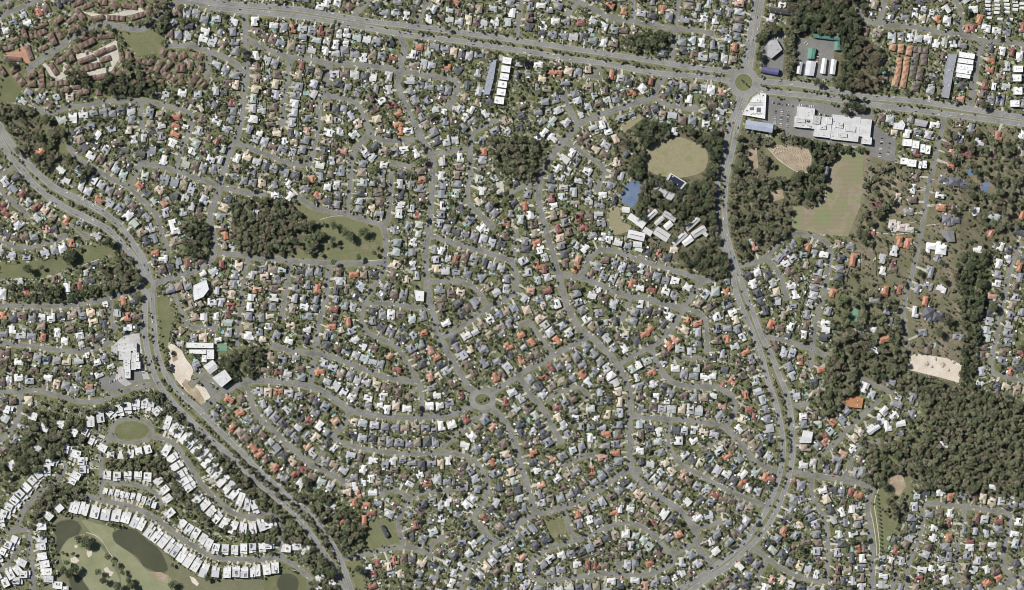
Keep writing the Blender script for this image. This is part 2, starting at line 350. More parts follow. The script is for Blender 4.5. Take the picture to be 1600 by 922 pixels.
# one polygon per ground patch: name | material | points
PATCHES = """
green_lawn|green|0,410 50,408 110,395 165,378 190,384 160,402 60,434 0,434
park_lawn|park|185,45 222,48 248,30 262,36 252,72 268,80 215,88 195,60
park_lawn|green|0,100 40,105 35,140 25,160 0,160
bush_floor|bush|0,160 40,165 60,175 100,200 112,235 150,268 135,280 90,250 60,262 30,225 0,190
green_lawn|green|60,195 100,205 120,250 140,272 120,268 95,240 70,222
park_lawn|park|440,312 470,318 512,334 545,340 597,358 600,404 560,409 470,406 448,400 455,380 462,350
bush_floor|bush|362,312 440,308 470,330 485,350 470,385 448,402 380,400 362,372
ring_lawn|green|180,666 192,660 208,658 224,660 233,668 234,678 226,685 208,689 190,687 181,678
park_lawn|park|572,818 590,808 612,814 624,830 630,848 605,856 575,860 560,850
park_lawn|park|540,876 562,872 572,925 556,925 545,900
park_lawn|park|850,812 878,808 888,828 866,842 856,832
green_lawn|green|236,465 262,462 270,500 262,540 268,570 258,575 246,540 241,500
sandy_ground|sand|262,541 268,536 276,541 284,548 290,560 300,573 302,580 298,590 310,603 322,604 333,613 330,622 318,634 312,633 300,620 288,608 278,597 272,588 266,575 264,560
bare_dirt|dirt|284,600 290,592 300,598 312,612 320,626 316,633 311,632 298,618
bare_dirt|dirt|268,546 276,550 278,562 270,566
car_park|carpark|172,543 200,520 223,520 226,545 240,596 200,606 172,614 157,605 155,592 196,578 185,555
car_park|carpark|325,590 345,600 352,614 332,626 322,608 305,590 310,583
bush_floor|bush|960,215 1000,188 1060,200 1118,208 1130,225 1122,300 1120,345 1132,380 1138,420 1120,440 1080,418 1000,390 975,365 1010,345 970,330 1000,290 970,262
dry_oval|oval|1009,236 1020,223 1045,219 1062,214 1080,221 1100,229 1106,242 1103,262 1090,272 1060,278 1030,274 1010,264 1006,250
dry_paddock|oval|952,330 966,322 972,348 988,352 980,362 960,368 952,350
sports_court|court|977,292 982,284 998,284 1003,291 996,314 988,325 972,316 970,305
bush_floor|bush|1150,205 1205,215 1245,215 1340,235 1330,300 1300,330 1240,350 1235,372 1195,395 1155,405 1140,360 1136,300 1142,260
park_lawn|park|1190,220 1215,215 1245,262 1230,285 1205,275
dirt_track|dirt|1203,232 1215,226 1245,230 1266,236 1268,258 1258,270 1235,262 1215,250
playing_field|pitch|1314,237 1355,236 1352,262 1350,268 1346,312 1338,340 1325,370 1237,360 1239,322 1250,318 1262,328 1278,320 1288,310 1292,280 1300,252
car_park|carpark|1360,212 1372,200 1400,220 1398,252 1357,252
car_park|carpark|1170,142 1202,146 1245,156 1360,172 1372,200 1366,226 1362,232 1238,212 1225,205 1168,178 1163,170
car_park|carpark|1198,50 1225,50 1228,120 1192,124 1188,80
car_park|carpark|1246,60 1316,62 1312,125 1250,121
acreage|acreage|1350,240 1400,255 1462,262 1470,192 1610,205 1610,385 1545,395 1520,600 1425,590 1418,550 1300,560 1305,470 1320,380 1345,320
bush_floor|bush|1502,262 1530,290 1570,380 1545,395 1520,600 1498,596 1506,470 1498,420
bush_floor|bush|1295,558 1418,546 1430,585 1510,604 1610,630 1610,778 1445,768 1415,740 1400,712 1440,690 1446,660 1436,622 1400,606 1335,612 1300,640 1285,650
bush_floor|bush|1228,-5 1352,-5 1345,50 1372,75 1375,145 1300,135 1305,60 1240,55 1235,118 1222,118 1228,60
sandy_ground|sand|1424,556 1432,552 1480,560 1503,570 1498,598 1470,590 1420,578 1415,570
park_lawn|park|1368,765 1395,735 1420,740 1425,775 1410,800 1388,850 1368,870 1362,820 1360,790
bare_dirt|dirt|1390,745 1408,735 1416,760 1405,775 1392,768
golf_rough|rough|82,800 105,806 150,812 180,828 205,820 240,850 285,885 320,905 400,905 440,893 480,905 492,930 55,930 90,900 86,850
golf_fairway|fairway|128,812 150,818 178,826 180,840 210,870 232,892 262,898 268,905 262,930 200,930 186,890 172,862 140,830
golf_fairway|fairway|100,850 120,835 140,838 158,855 180,890 190,930 138,930 120,900 105,890 95,870
golf_green|green|425,890 470,895 478,915 460,930 420,930 412,912
sand_bunker|sand|137,858 144,861 143,868 138,871 135,865
sand_bunker|sand|110,872 118,870 124,876 118,881 111,878
sand_bunker|sand|162,888 168,886 172,892 178,894 174,900 166,899
sand_bunker|sand|296,900 304,903 311,912 308,916 300,910
sand_bunker|sand|117,851 122,853 120,857 116,855
pond|pond|86,820 98,814 112,813 122,816 127,824 123,835 108,840 98,852 90,866 86,857 89,840 84,830
pond|pond|177,832 186,828 205,826 218,833 232,846 248,858 256,872 262,890 250,895 236,890 224,884 216,872 204,863 188,853 179,845
pond|pond|108,902 122,899 130,910 142,930 118,930
pond|pond|434,905 440,898 452,896 464,902 467,912 462,925 445,928 434,918
sandy_ground|dirt|232,893 252,894 262,900 262,912 245,904
pale_paving|paving|118,84 140,82 160,74 182,62 186,92 175,110 160,120 135,118 132,112 175,104 170,90 150,100 120,92
pale_paving|paving|64,98 72,108 80,120 95,124 105,118 104,100 98,96 98,112 85,118 78,106 70,98
pale_paving|paving|128,18 145,20 165,24 190,18 220,12 226,18 190,26 165,34 140,24
terracotta_paving|redpaving|5,84 25,80 35,70 42,85 50,100 44,102 36,92 8,92
green_court|greencourt|1331,483 1342,480 1338,506 1326,504
green_court|greencourt|339,538 355,538 355,548 340,548
tennis_court|court|1535,283 1546,284 1543,302 1533,300
tennis_court|court|1514,258 1523,258 1522,274 1512,273
green_lawn|green|290,-6 330,-6 338,4 312,6
dry_paddock|oval|970,195 1000,178 1003,186 975,208
green_lawn|green|1300,455 1330,460 1320,500 1305,500
concrete_apron|concrete|196,522 222,521 225,548 232,575 238,592 224,593 220,575 214,560 212,538 186,536 178,542 174,546 176,540
concrete_apron|concrete|183,572 192,573 196,592 206,600 196,604 180,592
park_lawn|park|503,822 522,843 548,866 536,871 518,850 503,832
bare_dirt|dirt|1395,282 1405,278 1400,292 1392,292
bare_dirt|dirt|1168,235 1182,230 1185,262 1172,268
bare_dirt|dirt|1200,300 1222,296 1225,310 1205,316
pale_paving|paving|775,285 786,283 788,306 776,304
pale_paving|paving|1389,343 1400,343 1400,363 1388,362
"""
# gravel / paved footpaths in parks: width | points
PATHS = """
1.1|0,436 60,436 100,425 155,405
1.3|1365,762 1357,785 1364,815 1369,850 1370,880 1367,900
1.3|1373,764 1366,785 1370,815 1374,850 1374,880
1.0|500,343 520,338 540,337
1.0|452,404 500,409 560,408 596,406
1.6|382,302 400,316 414,330
1.2|455,330 465,345 480,372
1.0|135,832 155,840 170,862 187,885
1.4|1184,218 1200,232 1220,252 1245,268 1262,270
1.0|1290,300 1288,315 1280,322
1.2|1426,295 1446,292
1.2|1440,345 1402,352
1.3|1442,360 1400,366 1360,362
1.2|1448,352 1468,350
1.2|1420,485 1440,490
1.2|1418,500 1395,503
1.2|1437,378 1420,380
1.0|1440,700 1470,720 1500,715
0.9|1530,680 1560,705 1590,712
1.0|1455,280 1466,282
"""
# woods and tree belts: density | size | kind | points    (kind: g gum olive, d dark green, b brown)
WOODS = """
0.9|3.7|g|362,312 440,306 470,332 482,350 462,360 458,398 380,400 362,370
0.5|5|g|470,345 520,350 530,385 505,400 470,398
0.45|5.5|g|0,165 45,170 100,200 112,235 150,268 135,280 90,250 60,262 30,225 0,190
0.75|5|d|968,215 1005,186 1060,198 1118,207 1130,225 1120,300 1104,300 1098,282 1108,262 1110,238 1085,214 1060,208 1035,212 1010,222 1000,262 1010,272 1045,280 1040,292 1005,290 985,278 975,262 985,240
0.75|4.5|d|1000,290 1045,285 1110,285 1122,310 1124,350 1134,390 1138,420 1120,440 1090,425 1060,400 1100,375 1108,350 1060,350 1030,335 1005,345 995,335
0.36|5|g|1150,208 1200,215 1205,250 1235,285 1240,340 1235,365 1195,392 1158,400 1140,360 1138,290 1142,250
0.85|4.5|d|1240,215 1340,232 1315,240 1300,255 1285,262 1290,300 1270,320 1245,300 1240,270 1268,262 1270,238
0.3|4.5|g|1350,262 1400,255 1432,265 1440,290 1400,300 1395,330 1365,345 1350,380 1338,370 1345,320
0.33|4.5|g|1522,268 1590,290 1600,330 1565,385 1530,360 1500,300
0.3|5|g|1480,205 1600,210 1600,290 1520,270 1475,250
1.0|4.5|d|1500,395 1545,388 1535,470 1520,604 1500,600 1505,500 1490,430
0.5|4.5|g|1305,470 1345,450 1400,470 1412,545 1300,558
0.75|4.3|g|1295,555 1415,542 1418,578 1375,592 1340,575 1335,610 1307,620 1315,645 1280,652 1290,600
0.9|3.7|g|1405,586 1420,580 1500,607 1610,630 1610,776 1515,766 1445,764 1420,742 1405,715 1440,690 1446,660 1440,625 1405,606
1.0|5|d|1228,-5 1350,-5 1345,40 1330,138 1300,132 1312,60 1270,50 1240,52 1236,40
0.95|4.5|g|1222,40 1240,50 1240,90 1232,120 1222,118
0.55|5|b|1340,60 1372,75 1378,145 1330,138
0.75|4.5|g|762,215 850,208 855,262 840,278 800,278 768,258
0.8|5|g|40,640 130,650 132,690 110,700 60,740 0,730 20,700 40,680
0.75|4.5|g|170,395 212,402 222,440 190,456 165,452 158,420 185,405
0.8|3.5|g|240,610 262,628 330,690 400,760 470,825 515,890 500,900 450,850 400,800 340,740 290,695 258,660
0.5|4|g|345,690 380,725 430,770 480,815 505,850 540,868 580,862 560,835 520,800 480,775 420,745 360,705
0.9|3.5|d|130,650 170,628 250,612 258,622 200,632 150,648
0.7|4|g|70,745 130,745 130,775 95,790 60,820 40,830 60,790
0.85|3.5|g|150,705 260,715 290,760 320,800 430,845 430,853 330,825 290,790 250,745 165,725
0.6|3.5|d|270,500 270,540 262,600 300,630 290,620 260,580 258,545
0.55|4|d|350,550 400,540 420,550 400,590 365,592 345,570
0.6|4|d|0,440 0,445 215,446 200,455 100,470 40,470
0.7|4|g|240,0 260,0 268,25 250,60 240,40 200,35 150,50 110,60 105,52 150,34 205,38 230,28
0.6|4|d|100,110 220,115 260,140 220,150 150,146 120,140
0.7|4|g|195,90 222,88 240,110 220,125 200,115
0.8|4|d|290,340 330,350 330,385 320,402 295,400 285,370
0.7|4|d|970,60 1052,42 1050,75 1000,80 975,75
0.8|4|g|1380,700 1420,680 1410,740 1395,735 1365,760 1340,745
0.6|4|g|1345,690 1390,680 1395,700 1375,722 1350,712
0.45|4|g|1385,760 1412,770 1410,800 1385,810
0.6|4|d|470,755 482,748 560,806 575,832 560,842 518,800
0.6|5|d|1180,60 1210,40 1225,60 1200,110 1190,112
0.4|3|g|1205,160 1240,160 1235,205 1200,200
0.7|3.4|d|1242,215 1350,232 1350,238 1242,222
0.8|3.6|d|1310,140 1350,152 1350,175 1310,160
0.8|4|g|480,905 520,895 535,930 490,930
"""
# orange, red and brown tiled roofs read off the photograph
ORANGE = "60,19 167,142 275,182 275,197 274,210 458,45 655,73 698,105 622,178 622,195 480,205 625,205 711,3 953,8 975,17 1035,15 1155,5 1149,74 862,112 872,115 957,117 987,146 1127,143 1393,74 1548,95 1546,108 1500,155 62,237 218,290 155,312 256,316 105,345 72,358 112,380 242,395 352,368 41,455 535,235 487,280 497,305 755,237 660,282 653,335 553,430 790,350 402,453 497,450 820,322 839,380 902,405 900,420 1030,395 988,443 829,454 1135,457 1178,385 1487,240 1485,260 1420,297 1411,378 1261,386 1360,363 1385,452 1598,337 1591,417 1302,458 6,493 193,470 199,495 68,527 139,602 358,625 375,644 363,668 543,503 518,510 662,520 672,547 682,558 608,555 500,582 465,600 672,590 524,657 435,612 795,540 773,590 770,667 815,525 830,535 814,562 870,532 910,585 905,580 1007,522 1015,513 1075,500 1090,505 1055,530 1045,540 1018,583 1135,530 1165,550 1172,555 1145,595 1128,635 1165,617 947,678 872,690 1300,463 1205,507 1283,578 1250,563 1445,520 1388,533 1300,660 1577,580 1550,463 1445,470 1380,463 405,708 480,697 552,785 560,772 572,790 535,812 568,812 667,755 770,722 833,708 862,715 942,715 962,707 845,757 960,802 901,803 815,870 1015,880 1008,915 1136,712 1160,754 1107,703 1066,742 1195,745 1317,708 1341,773 1485,777 1482,840 1340,857 1225,830 1205,905 1542,910 1560,903 617,875 395,700 430,730 583,575 1290,690 1120,640 1060,835 1145,5 1530,30 1510,45 925,735 840,415 640,770 1465,30"
REDB = "197,140 340,222 300,125 362,160 470,102 502,48 613,93 578,155 613,165 907,35 1015,127 1539,133 1581,82 1598,43 1520,43 243,276 130,347 35,302 57,323 5,322 10,332 135,378 310,408 293,410 348,413 123,447 668,256 620,257 592,300 617,315 712,405 861,309 872,357 880,357 905,340 920,340 912,357 1018,452 855,453 850,420 5,565 215,493 330,505 357,490 330,522 360,478 522,482 522,498 583,545 620,577 435,582 430,580 469,575 415,580 484,657 720,617 790,628 410,680 727,655 860,575 870,637 1170,640 1105,645 1210,540 1287,680 1595,552 440,732 475,730 553,777 520,802 580,802 648,820 655,800 562,715 630,745 702,835 582,897 582,915 757,810 590,880 797,795 928,735 955,775 912,757 918,883 932,883 953,867 1117,772 1130,780 1143,783 1020,818 1037,827 1045,775 1080,895 1330,768 1525,809 1560,813 1482,817 1515,845 1310,890 1510,905 1205,747 1435,905 488,745 462,740 640,620 706,600 850,590 1240,750 1400,860 1415,200 1432,238 1485,345 1395,410 1370,320 1420,310 232,94 1130,600 1178,650"
# villas of the golf estate: centre points, row by row (long side | short side | tilt or n for auto)
VILLAS = """
20|12|n|142,657 157,650 174,646 187,642 200,638 213,632 226,630 236,634 247,641
15|11|n|135,675 145,690 160,699 173,710 190,711 204,708 217,705 231,701
25|10|n|262,661 272,668 281,675 291,682 300,691 308,700 317,709 325,719 333,729 340,740 348,751 357,761 366,771 376,780 387,787 398,792
22|11.5|n|260,703 270,715 277,727 285,739 291,750 298,760 310,779 320,789 330,799 340,808 351,817 365,823 380,825 395,824 409,820 423,819
18|11|n|285,818 295,827 306,833 317,842 326,850 337,858 352,859 367,859 381,858 395,856 410,855 422,852 447,857 462,854 477,858
13|7|-73|165,767 174,769 183,771 191,772 199,774 208,775 217,777 225,780 233,783 241,789
16|12|-87|168,742 183,745 200,742 216,742 231,746
18|11|-38|248,751 256,766 262,779
18|11|-40|265,802
21|14|n|117,791 132,794 149,799 165,804 182,804 197,808 211,814 222,818
25|12|n|235,828 246,836 257,844 267,852 276,858 286,866 296,874 307,882 319,891
20|12|n|337,893 355,894 369,893 382,894 395,893 403,890 417,889 430,887
21|11|n|82,722 74,735 63,744 54,753 44,763 35,774 26,784 17,793 9,803 2,814
17|12|n|105,702 118,709 130,720 132,733 118,742 112,752
18|12|n|92,792 76,805 64,822
19|11|n|66,842 64,854 66,869 70,881 72,893 76,904 90,914 102,924
18|11|n|25,843 16,852 7,862 -2,872 33,878 28,890 16,896 28,907 8,908 -4,898 40,897
16|12|n|19,726 14,640 52,650 70,668 95,662 115,675 58,700
14|11|n|497,920 500,902
"""
# villas with brown tiled roofs: x,y,long,short,tilt
TOWN = """
60,53,28,8,-22 82,61,19,10,65 67,75,15,7,-25 46,82,24,8,70 13,75,16,8,-10 20,92,28,7,3 94,94,15,8,-30 84,108,20,8,60 110,87,18,9,65 65,123,28,8,85 93,130,28,8,-5 110,112,24,9,60 30,125,20,12,50 50,131,12,9,0 135,93,26,8,-20 140,105,30,9,-17 136,68,26,9,-28 165,56,25,8,-3 157,82,18,7,-25 172,77,18,7,-25 164,92,18,8,-15 155,120,24,8,-12 190,88,16,7,85 137,9,18,8,-20 160,4,14,9,0 178,8,13,10,40 202,10,24,8,8 125,22,20,8,50 150,28,24,7,-12 181,28,28,8,3 215,25,22,8,-18 231,16,16,8,-70 255,82,13,9,-60 270,88,11,10,30 285,88,14,9,-30 282,107,15,12,0 247,103,20,9,-65 262,103,18,7,-45 230,110,20,8,-15 265,120,22,8,40 301,125,20,12,-55 316,131,14,13,45 255,114,14,7,45
"""
ORVILLA = "1407,76,14,9,-80 1420,79,15,9,-80 1404,97,14,9,-82 1416,96,14,9,-82 1403,110,13,9,-82 1415,108,12,9,-82 1401,122,12,9,-80 1413,120,12,9,-80 1398,130,12,10,-80 1411,131,12,9,-80 1394,74,10,10,-80"
GRVILLA = "1438,78,24,9,5 1430,92,18,9,-84 1443,93,18,9,-84 1426,112,20,9,-78 1437,115,20,9,-82 1431,136,14,11,-80"
WAPT = "1417,223,14,11,5 1430,226,11,12,5 1441,232,13,7,-85 1449,234,13,8,-85 1412,252,11,10,3 1424,255,14,11,5 1437,258,11,4,-82 1444,257,12,7,-85 792,95,14,10,8 790,108,14,10,8 788,120,14,10,8 785,132,14,10,8 783,144,14,10,8 780,157,15,11,8 1510,87,24,8,8 1508,96,24,7,8 1507,105,25,8,8 1505,112,24,6,8 1504,119,22,6,8 1590,108,14,10,0 1588,122,14,11,0 1590,142,13,12,0 1585,162,14,10,0"
# big buildings: name | label | category | colour | height | roof (f flat, g gable, v vault) | polygon
BIG = """
retail_pavilion|white stepped shop building beside the large round island roundabout|shop|.8,.8,.78|7|f|1176,152 1187,145 1197,147 1195,186 1173,182 1160,180 1163,172
supermarket_wing|square pale roofed wing at the left end of the shopping centre|supermarket|.66,.66,.66|8|f|1246,166 1273,170 1271,188 1244,185
depot_office|long purple blue vaulted roof shed right of the large roundabout|warehouse|.13,.13,.25|7|v|1190,104 1217,108 1215,118 1188,113
long_hall|long pale blue metal roofed hall left of the shopping centre car park|hall|.38,.43,.52|10|g|1165,188 1208,194 1206,208 1163,201
motel|dark tiled long building with pale paved forecourt at the top edge|motel|.06,.06,.065|6|g|1203,12 1244,18 1244,25 1203,20
depot_shed|big grey arched shed beside the car yard below the dark motel|warehouse|.45,.45,.46|8|g|1198,63 1213,62 1222,78 1205,92 1198,88
green_workshop|long green roofed workshop across the top of the depot yard|workshop|.10,.24,.19|6|g|1271,51 1313,57 1312,64 1270,59
green_store|short green roofed store closing the right side of the depot yard|workshop|.11,.26,.20|6|g|1304,65 1312,65 1313,79 1303,79
green_shed|small green roofed shed at the left of the depot yard|workshop|.12,.28,.21|6|g|1263,75 1275,76 1272,92 1261,92
pale_workshop|pale roofed workshop under the small green shed, leftmost of four|workshop|.60,.60,.61|6|g|1247,96 1254,98 1251,117 1244,115
pale_workshop|widest white roofed workshop of the four under the depot yard|workshop|.62,.63,.66|6|g|1260,95 1275,97 1271,119 1257,118
pale_workshop|white roofed workshop with dark stripe, third of the four from the left|workshop|.72,.73,.74|6|g|1285,91 1292,92 1289,116 1281,115
pale_workshop|narrow white workshop, rightmost of the four under the depot yard|workshop|.66,.67,.68|6|g|1299,92 1307,94 1304,117 1296,116
retirement_block|long blue grey roofed apartment block left of the white apartment row|apartment block|.33,.36,.42|7|g|768,92 776,93 771,125 765,148 755,148 760,122
terrace_block|long stepped grey roofed apartment block right of the villa rows|apartment block|.33,.34,.37|7|g|1482,84 1495,85 1489,113 1482,154 1470,152 1475,112
church_hall|large white metal roofed church in its own car park near the small roundabout|church|.78,.78,.80|9|g|303,446 323,437 327,452 318,464 304,470 302,458
corner_store|large plain white roofed building by the north south collector road|shop|.78,.78,.78|6|f|647,453 663,455 662,471 650,470
school_hall|school sports hall with dark solar panels framed by a pale rim|school hall|.62,.62,.60|9|f|1047,270 1073,286 1063,298 1040,282
child_care|long white roofed upper block of the college beside the dirt strip|college building|.80,.80,.80|8|f|292,535 334,536 334,544 292,543
child_care|white roofed second block of the college, just under the top one|college building|.78,.78,.78|8|f|296,546 322,546 322,553 296,552
child_care|white roofed block linking the college to its lower wings|college building|.78,.78,.78|8|f|323,546 335,546 335,561 324,561
child_care|small white square block beside the blue shaded college court|college building|.80,.80,.80|7|f|316,554 323,555 323,566 315,565
college_wing|grey white ribbed college wing turned to the diagonal, upper of two|college building|.60,.60,.60|8|g|333,562 343,574 329,585 318,572
college_wing|largest diagonal white college block casting a dark shadow at the lower right|college building|.68,.68,.68|12|f|352,577 363,592 347,605 332,590
office_block|white ribbed house sized block behind the orange tiled school|hall|.60,.62,.64|6|g|1353,673 1372,662 1376,668 1358,680
tile_school|large orange tiled complex of hips at the end of the diagonal street|community centre|.46,.22,.10|5|g|1322,625 1334,618 1349,622 1346,638 1328,636 1321,632
flat_hall|plain white roofed hall below the orange tiled complex|hall|.75,.75,.75|6|f|1353,668 1362,662 1371,670 1361,679
sale_hall|tall pale roofed hall by the long arterial, left of the crescent|hall|.66,.67,.66|7|g|1255,672 1270,675 1267,692 1249,692
dance_hall|white peaked roof building right of the shopping centre|hall|.74,.74,.76|7|g|1403,192 1409,187 1414,195 1411,203 1396,202 1396,192
car_wash|striped blue and yellow roofed building beside the crossroads|shop|.42,.42,.45|6|g|1430,186 1450,190 1446,199 1429,196
clubhouse|narrow clubhouse with dark and white roof at the field's edge|clubhouse|.12,.12,.14|6|g|1290,260 1296,261 1291,283 1286,282
estate_house|sprawling dark grey mansion with pool on the acreage, upper one|mansion|.13,.13,.15|6|g|1465,272 1512,278 1510,294 1500,292 1466,288
estate_house|wide white roofed mansion with dark notches beside the acreage street|mansion|.82,.82,.82|7|f|1448,376 1478,379 1478,397 1462,394 1446,392
estate_house|long pale mansion roof in the sandy block of the acreage|mansion|.50,.45,.40|6|g|1389,346 1428,350 1427,363 1388,360
estate_house|dark slate mansion with blue pool on the lower acreage|mansion|.09,.09,.11|6|g|1440,480 1462,483 1478,498 1470,506 1440,498
estate_house|grey mansion of several hips across from the sandy one|mansion|.16,.16,.18|6|g|1470,338 1482,336 1500,342 1502,354 1475,352
dual_barn|grey double roofed house on a dark plot of the acreage|house|.22,.22,.23|5|g|1468,360 1490,362 1492,378 1480,378
park_shed|dark roofed shed alone on the park lawn inside the lower left loop|shed|.06,.065,.08|5|g|594,822 600,820 609,836 603,840
"""
# school blocks: x, y, long, short, tilt, colour
SCHOOL = "990,342,18,10,35,.76 1005,337,26,5,-42,.45 1016,338,27,8,-42,.62 1001,350,13,10,35,.76 1012,362,15,9,33,.66 994,368,27,13,13,.74 1034,366,25,14,33,.60 1046,338,22,9,30,.52 1030,345,18,7,-42,.56 1044,352,14,10,-40,.74 1082,350,28,8,-42,.58 1062,373,27,9,-42,.60 1074,376,18,11,-35,.78 1092,362,24,11,-32,.55 1036,299,14,12,35,.50 1046,305,14,14,35,.56 1026,292,13,6,-38,.70 1066,311,10,6,35,.78 978,328,12,9,8,.72 1102,366,8,6,40,.6 996,382,14,9,5,.66 998,390,12,6,20,.7 1104,300,8,6,20,.6"
WHITES = "42,35 10,47 365,33 7,88 290,198 330,248 285,145 318,133 265,160 154,212 210,218 320,50 318,60 8,3 8,87 428,40 530,53 543,52 568,90 508,80 635,25 630,18 670,30 773,35 780,32 500,10 597,50 497,20 758,178 695,175 597,158 800,20 845,10 850,40 868,33 1100,30 1097,67 1055,88 943,67 1195,75 1190,85 1076,155 1054,205 940,195 950,205 1103,193 850,207 840,215 865,215 1222,8 1236,15 1520,15 1522,30 1540,45 1557,48 1478,15 1421,58 1462,68 1490,68 1565,80 1430,20 1410,150 125,265 127,290 103,282 95,266 255,250 285,210 370,247 430,305 453,307 398,330 490,210 512,5 525,70 526,290 500,258 600,258 650,240 650,335 645,378 645,415 690,275 692,322 753,298 690,392 715,378 752,355 760,360 893,239 872,263 888,268 918,267 865,322 942,305 942,370 935,452 952,375 1002,420 1000,450 1040,455 1075,448 270,350 275,362 105,449 255,403 1287,398 1227,412 1230,450 1237,446 1468,305 1470,385 1563,385 1560,412 1575,405 30,565 37,565 75,590 80,585 30,590 155,585 12,640 18,632 135,480 125,525 130,530 137,555 152,567 165,475 200,512 90,520 20,515 452,532 455,532 475,480 480,514 555,530 595,470 600,480 697,505 583,580 600,620 575,622 605,640 636,638 640,635 683,618 712,607 690,665 608,648 995,558 870,475 925,462 1000,475 1005,485 1040,485 1047,495 1055,575 1062,580 1112,588 1100,590 975,545 997,570 1105,587 995,590 1020,600 1030,675 1085,672 1155,670 1160,665 1170,632 1145,488 1150,455 1235,510 1255,523 1290,515 1290,505 1298,500 1345,513 1365,547 1362,515 1530,600 1525,600 1360,672 1385,655 1410,658 1475,695 1380,650 1255,650 1240,655 580,748 583,720 482,723 522,700 588,718 640,757 645,757 700,785 690,810 740,850 720,885 575,888 518,790 470,755 520,912 555,760 620,875 615,720 700,720 840,735 870,747 905,722 1000,705 970,795 920,812 985,795 877,868 902,882 955,908 992,907 1065,895 1068,900 1110,845 1090,808 1155,885 1070,710 1025,775 1160,740 1135,740 1315,800 1330,795 1285,765 1310,835 1333,835 1275,897 1470,770 1475,775 1560,805 1485,802 1460,825 1487,835 1457,840 1515,855 1550,850 1585,835 1590,815 1540,890 1545,888 1380,900 1440,890 1470,887 1550,762 1420,785 1232,705 1255,727 1265,745 1330,700 1335,705"

# houses of the acreage blocks and the diagonal street
ACH_W = "1425,295 1525,331 1397,392 1380,423 1527,390 1430,487 1365,546 1407,195 1417,209 1460,197 1530,221 1597,210 1382,642 1375,655 1387,665 1407,662 1335,704 1350,605 1420,252 1470,452 1395,648"
ACH_G = "1397,340 1420,330 1465,402 1452,425 1387,435 1450,447 1385,485 1390,505 1497,527 1517,200 1340,585 1387,600 1425,622 1400,632 1322,642 1307,719 1292,732 1310,733 1335,738 1347,737 1425,647 1500,215 1375,490 1365,470 1440,520"
ACH_B = "1432,275 1552,241 1550,250 1425,312 1487,325 1395,420 1450,545 1362,740 1437,547 1410,632 1480,225 1575,250"
ACH_O = "1415,298 1405,377 1418,380 1382,453 1382,530 1560,212 1555,222 1350,672 1370,556"

CABIN = "1543,3 1543,9 1543,15 1543,21 1557,2 1558,8 1558,14 1557,20 1572,1 1573,7 1573,13 1573,19 1586,3 1587,9 1586,15 1545,28 1562,30 1578,30 1597,6 1597,13"
# ---------------------------------------------------------------- reading the map data
def pts(s): return [tuple(float(q) for q in p.split(',')) for p in s.split()]
def smooth(P, step=7.0):
    if len(P) < 3: return P
    out = []; Q = [P[0]] + P + [P[-1]]
    if math.dist(P[0], P[-1]) < 0.1: Q[0], Q[-1] = P[-2], P[1]
    for i in range(1, len(Q)-2):
        p0, p1, p2, p3 = (np.array(q) for q in Q[i-1:i+3]); n = max(1, int(np.linalg.norm(p2-p1)/step))
        for k in range(n):
            t = k/n
            out.append(tuple(0.5*((2*p1)+(-p0+p2)*t+(2*p0-5*p1+4*p2-p3)*t*t+(-p0+3*p1-3*p2+p3)*t**3)))
    out.append(P[-1]); return out
def table(s): return [l.split('|') for l in s.strip().split('\n')]
streets = [(float(a), smooth(pts(b))) for a, b in table(STREETS)]
arterials = [(float(a), smooth(pts(b))) for a, b in table(ARTERIALS)]
ROUND = [(1162, 129, 14.2, 14.2, 9.5), (754, 624, 13, 9.5, 7.5), (230.5, 445.5, 6.8, 6.8, 6.5)]   # x, y, island radii, carriageway width
BULBS = [(441,193), (702,166), (222,198), (324,117), (262,389), (972,497), (1105,546), (1086,170), (933,296), (882,150), (545,31), (536,752), (768,353), (861,550), (917,619), (876,689), (635,846-0) if False else (598,771), (1228,463), (1258,631), (925,710), (1123,816), (967,880), (691,841), (888,21), (645,44), (178,513), (441,495), (100,370), (135,370), (427,540), (700,767), (1267,569), (1110,52), (549,643), (91,747), (334,512)]

# occupancy raster, 2 cells per pixel, margin 70 px
R = 2; MG = 70
GW, GH = (1600+2*MG)*R, (922+2*MG)*R
def gi(x): return (x+MG)*R
dist = np.full((GH, GW), 999.0, np.float32)          # distance to the nearest road edge, px
ang = np.zeros((GH, GW), np.float32)
side_art = np.zeros((GH, GW), bool)
def win(x0, y0, x1, y1):
    a, b, c, d = int(max(0, gi(x0))), int(max(0, gi(y0))), int(min(GW, gi(x1)+1)), int(min(GH, gi(y1)+1))
    if a >= c or b >= d: return None
    ys, xs = np.mgrid[b:d, a:c]
    return (slice(b, d), slice(a, c)), (xs+0.5)/R-MG, (ys+0.5)/R-MG
def paint_seg(p, q, half, art):
    m = 45
    r = win(min(p[0], q[0])-m, min(p[1], q[1])-m, max(p[0], q[0])+m, max(p[1], q[1])+m)
    if r is None: return
    sl_, X, Y = r; dx, dy = q[0]-p[0], q[1]-p[1]; L2 = dx*dx+dy*dy+1e-9
    t = np.clip(((X-p[0])*dx+(Y-p[1])*dy)/L2, 0, 1)
    d = np.hypot(X-p[0]-t*dx, Y-p[1]-t*dy)-half
    k = d < dist[sl_]
    dist[sl_][k] = d[k]; ang[sl_][k] = math.atan2(dy, dx); side_art[sl_][k] = art
for wd, P in streets:
    for p, q in zip(P, P[1:]): paint_seg(p, q, wd/2, False)
for wd, P in arterials:
    for p, q in zip(P, P[1:]): paint_seg(p, q, wd/2, True)
for x, y, rx, ry, wd in ROUND: paint_seg((x, y), (x+0.1, y), rx+wd, True)
for x, y in BULBS: paint_seg((x, y), (x+0.1, y), 5.5, False)
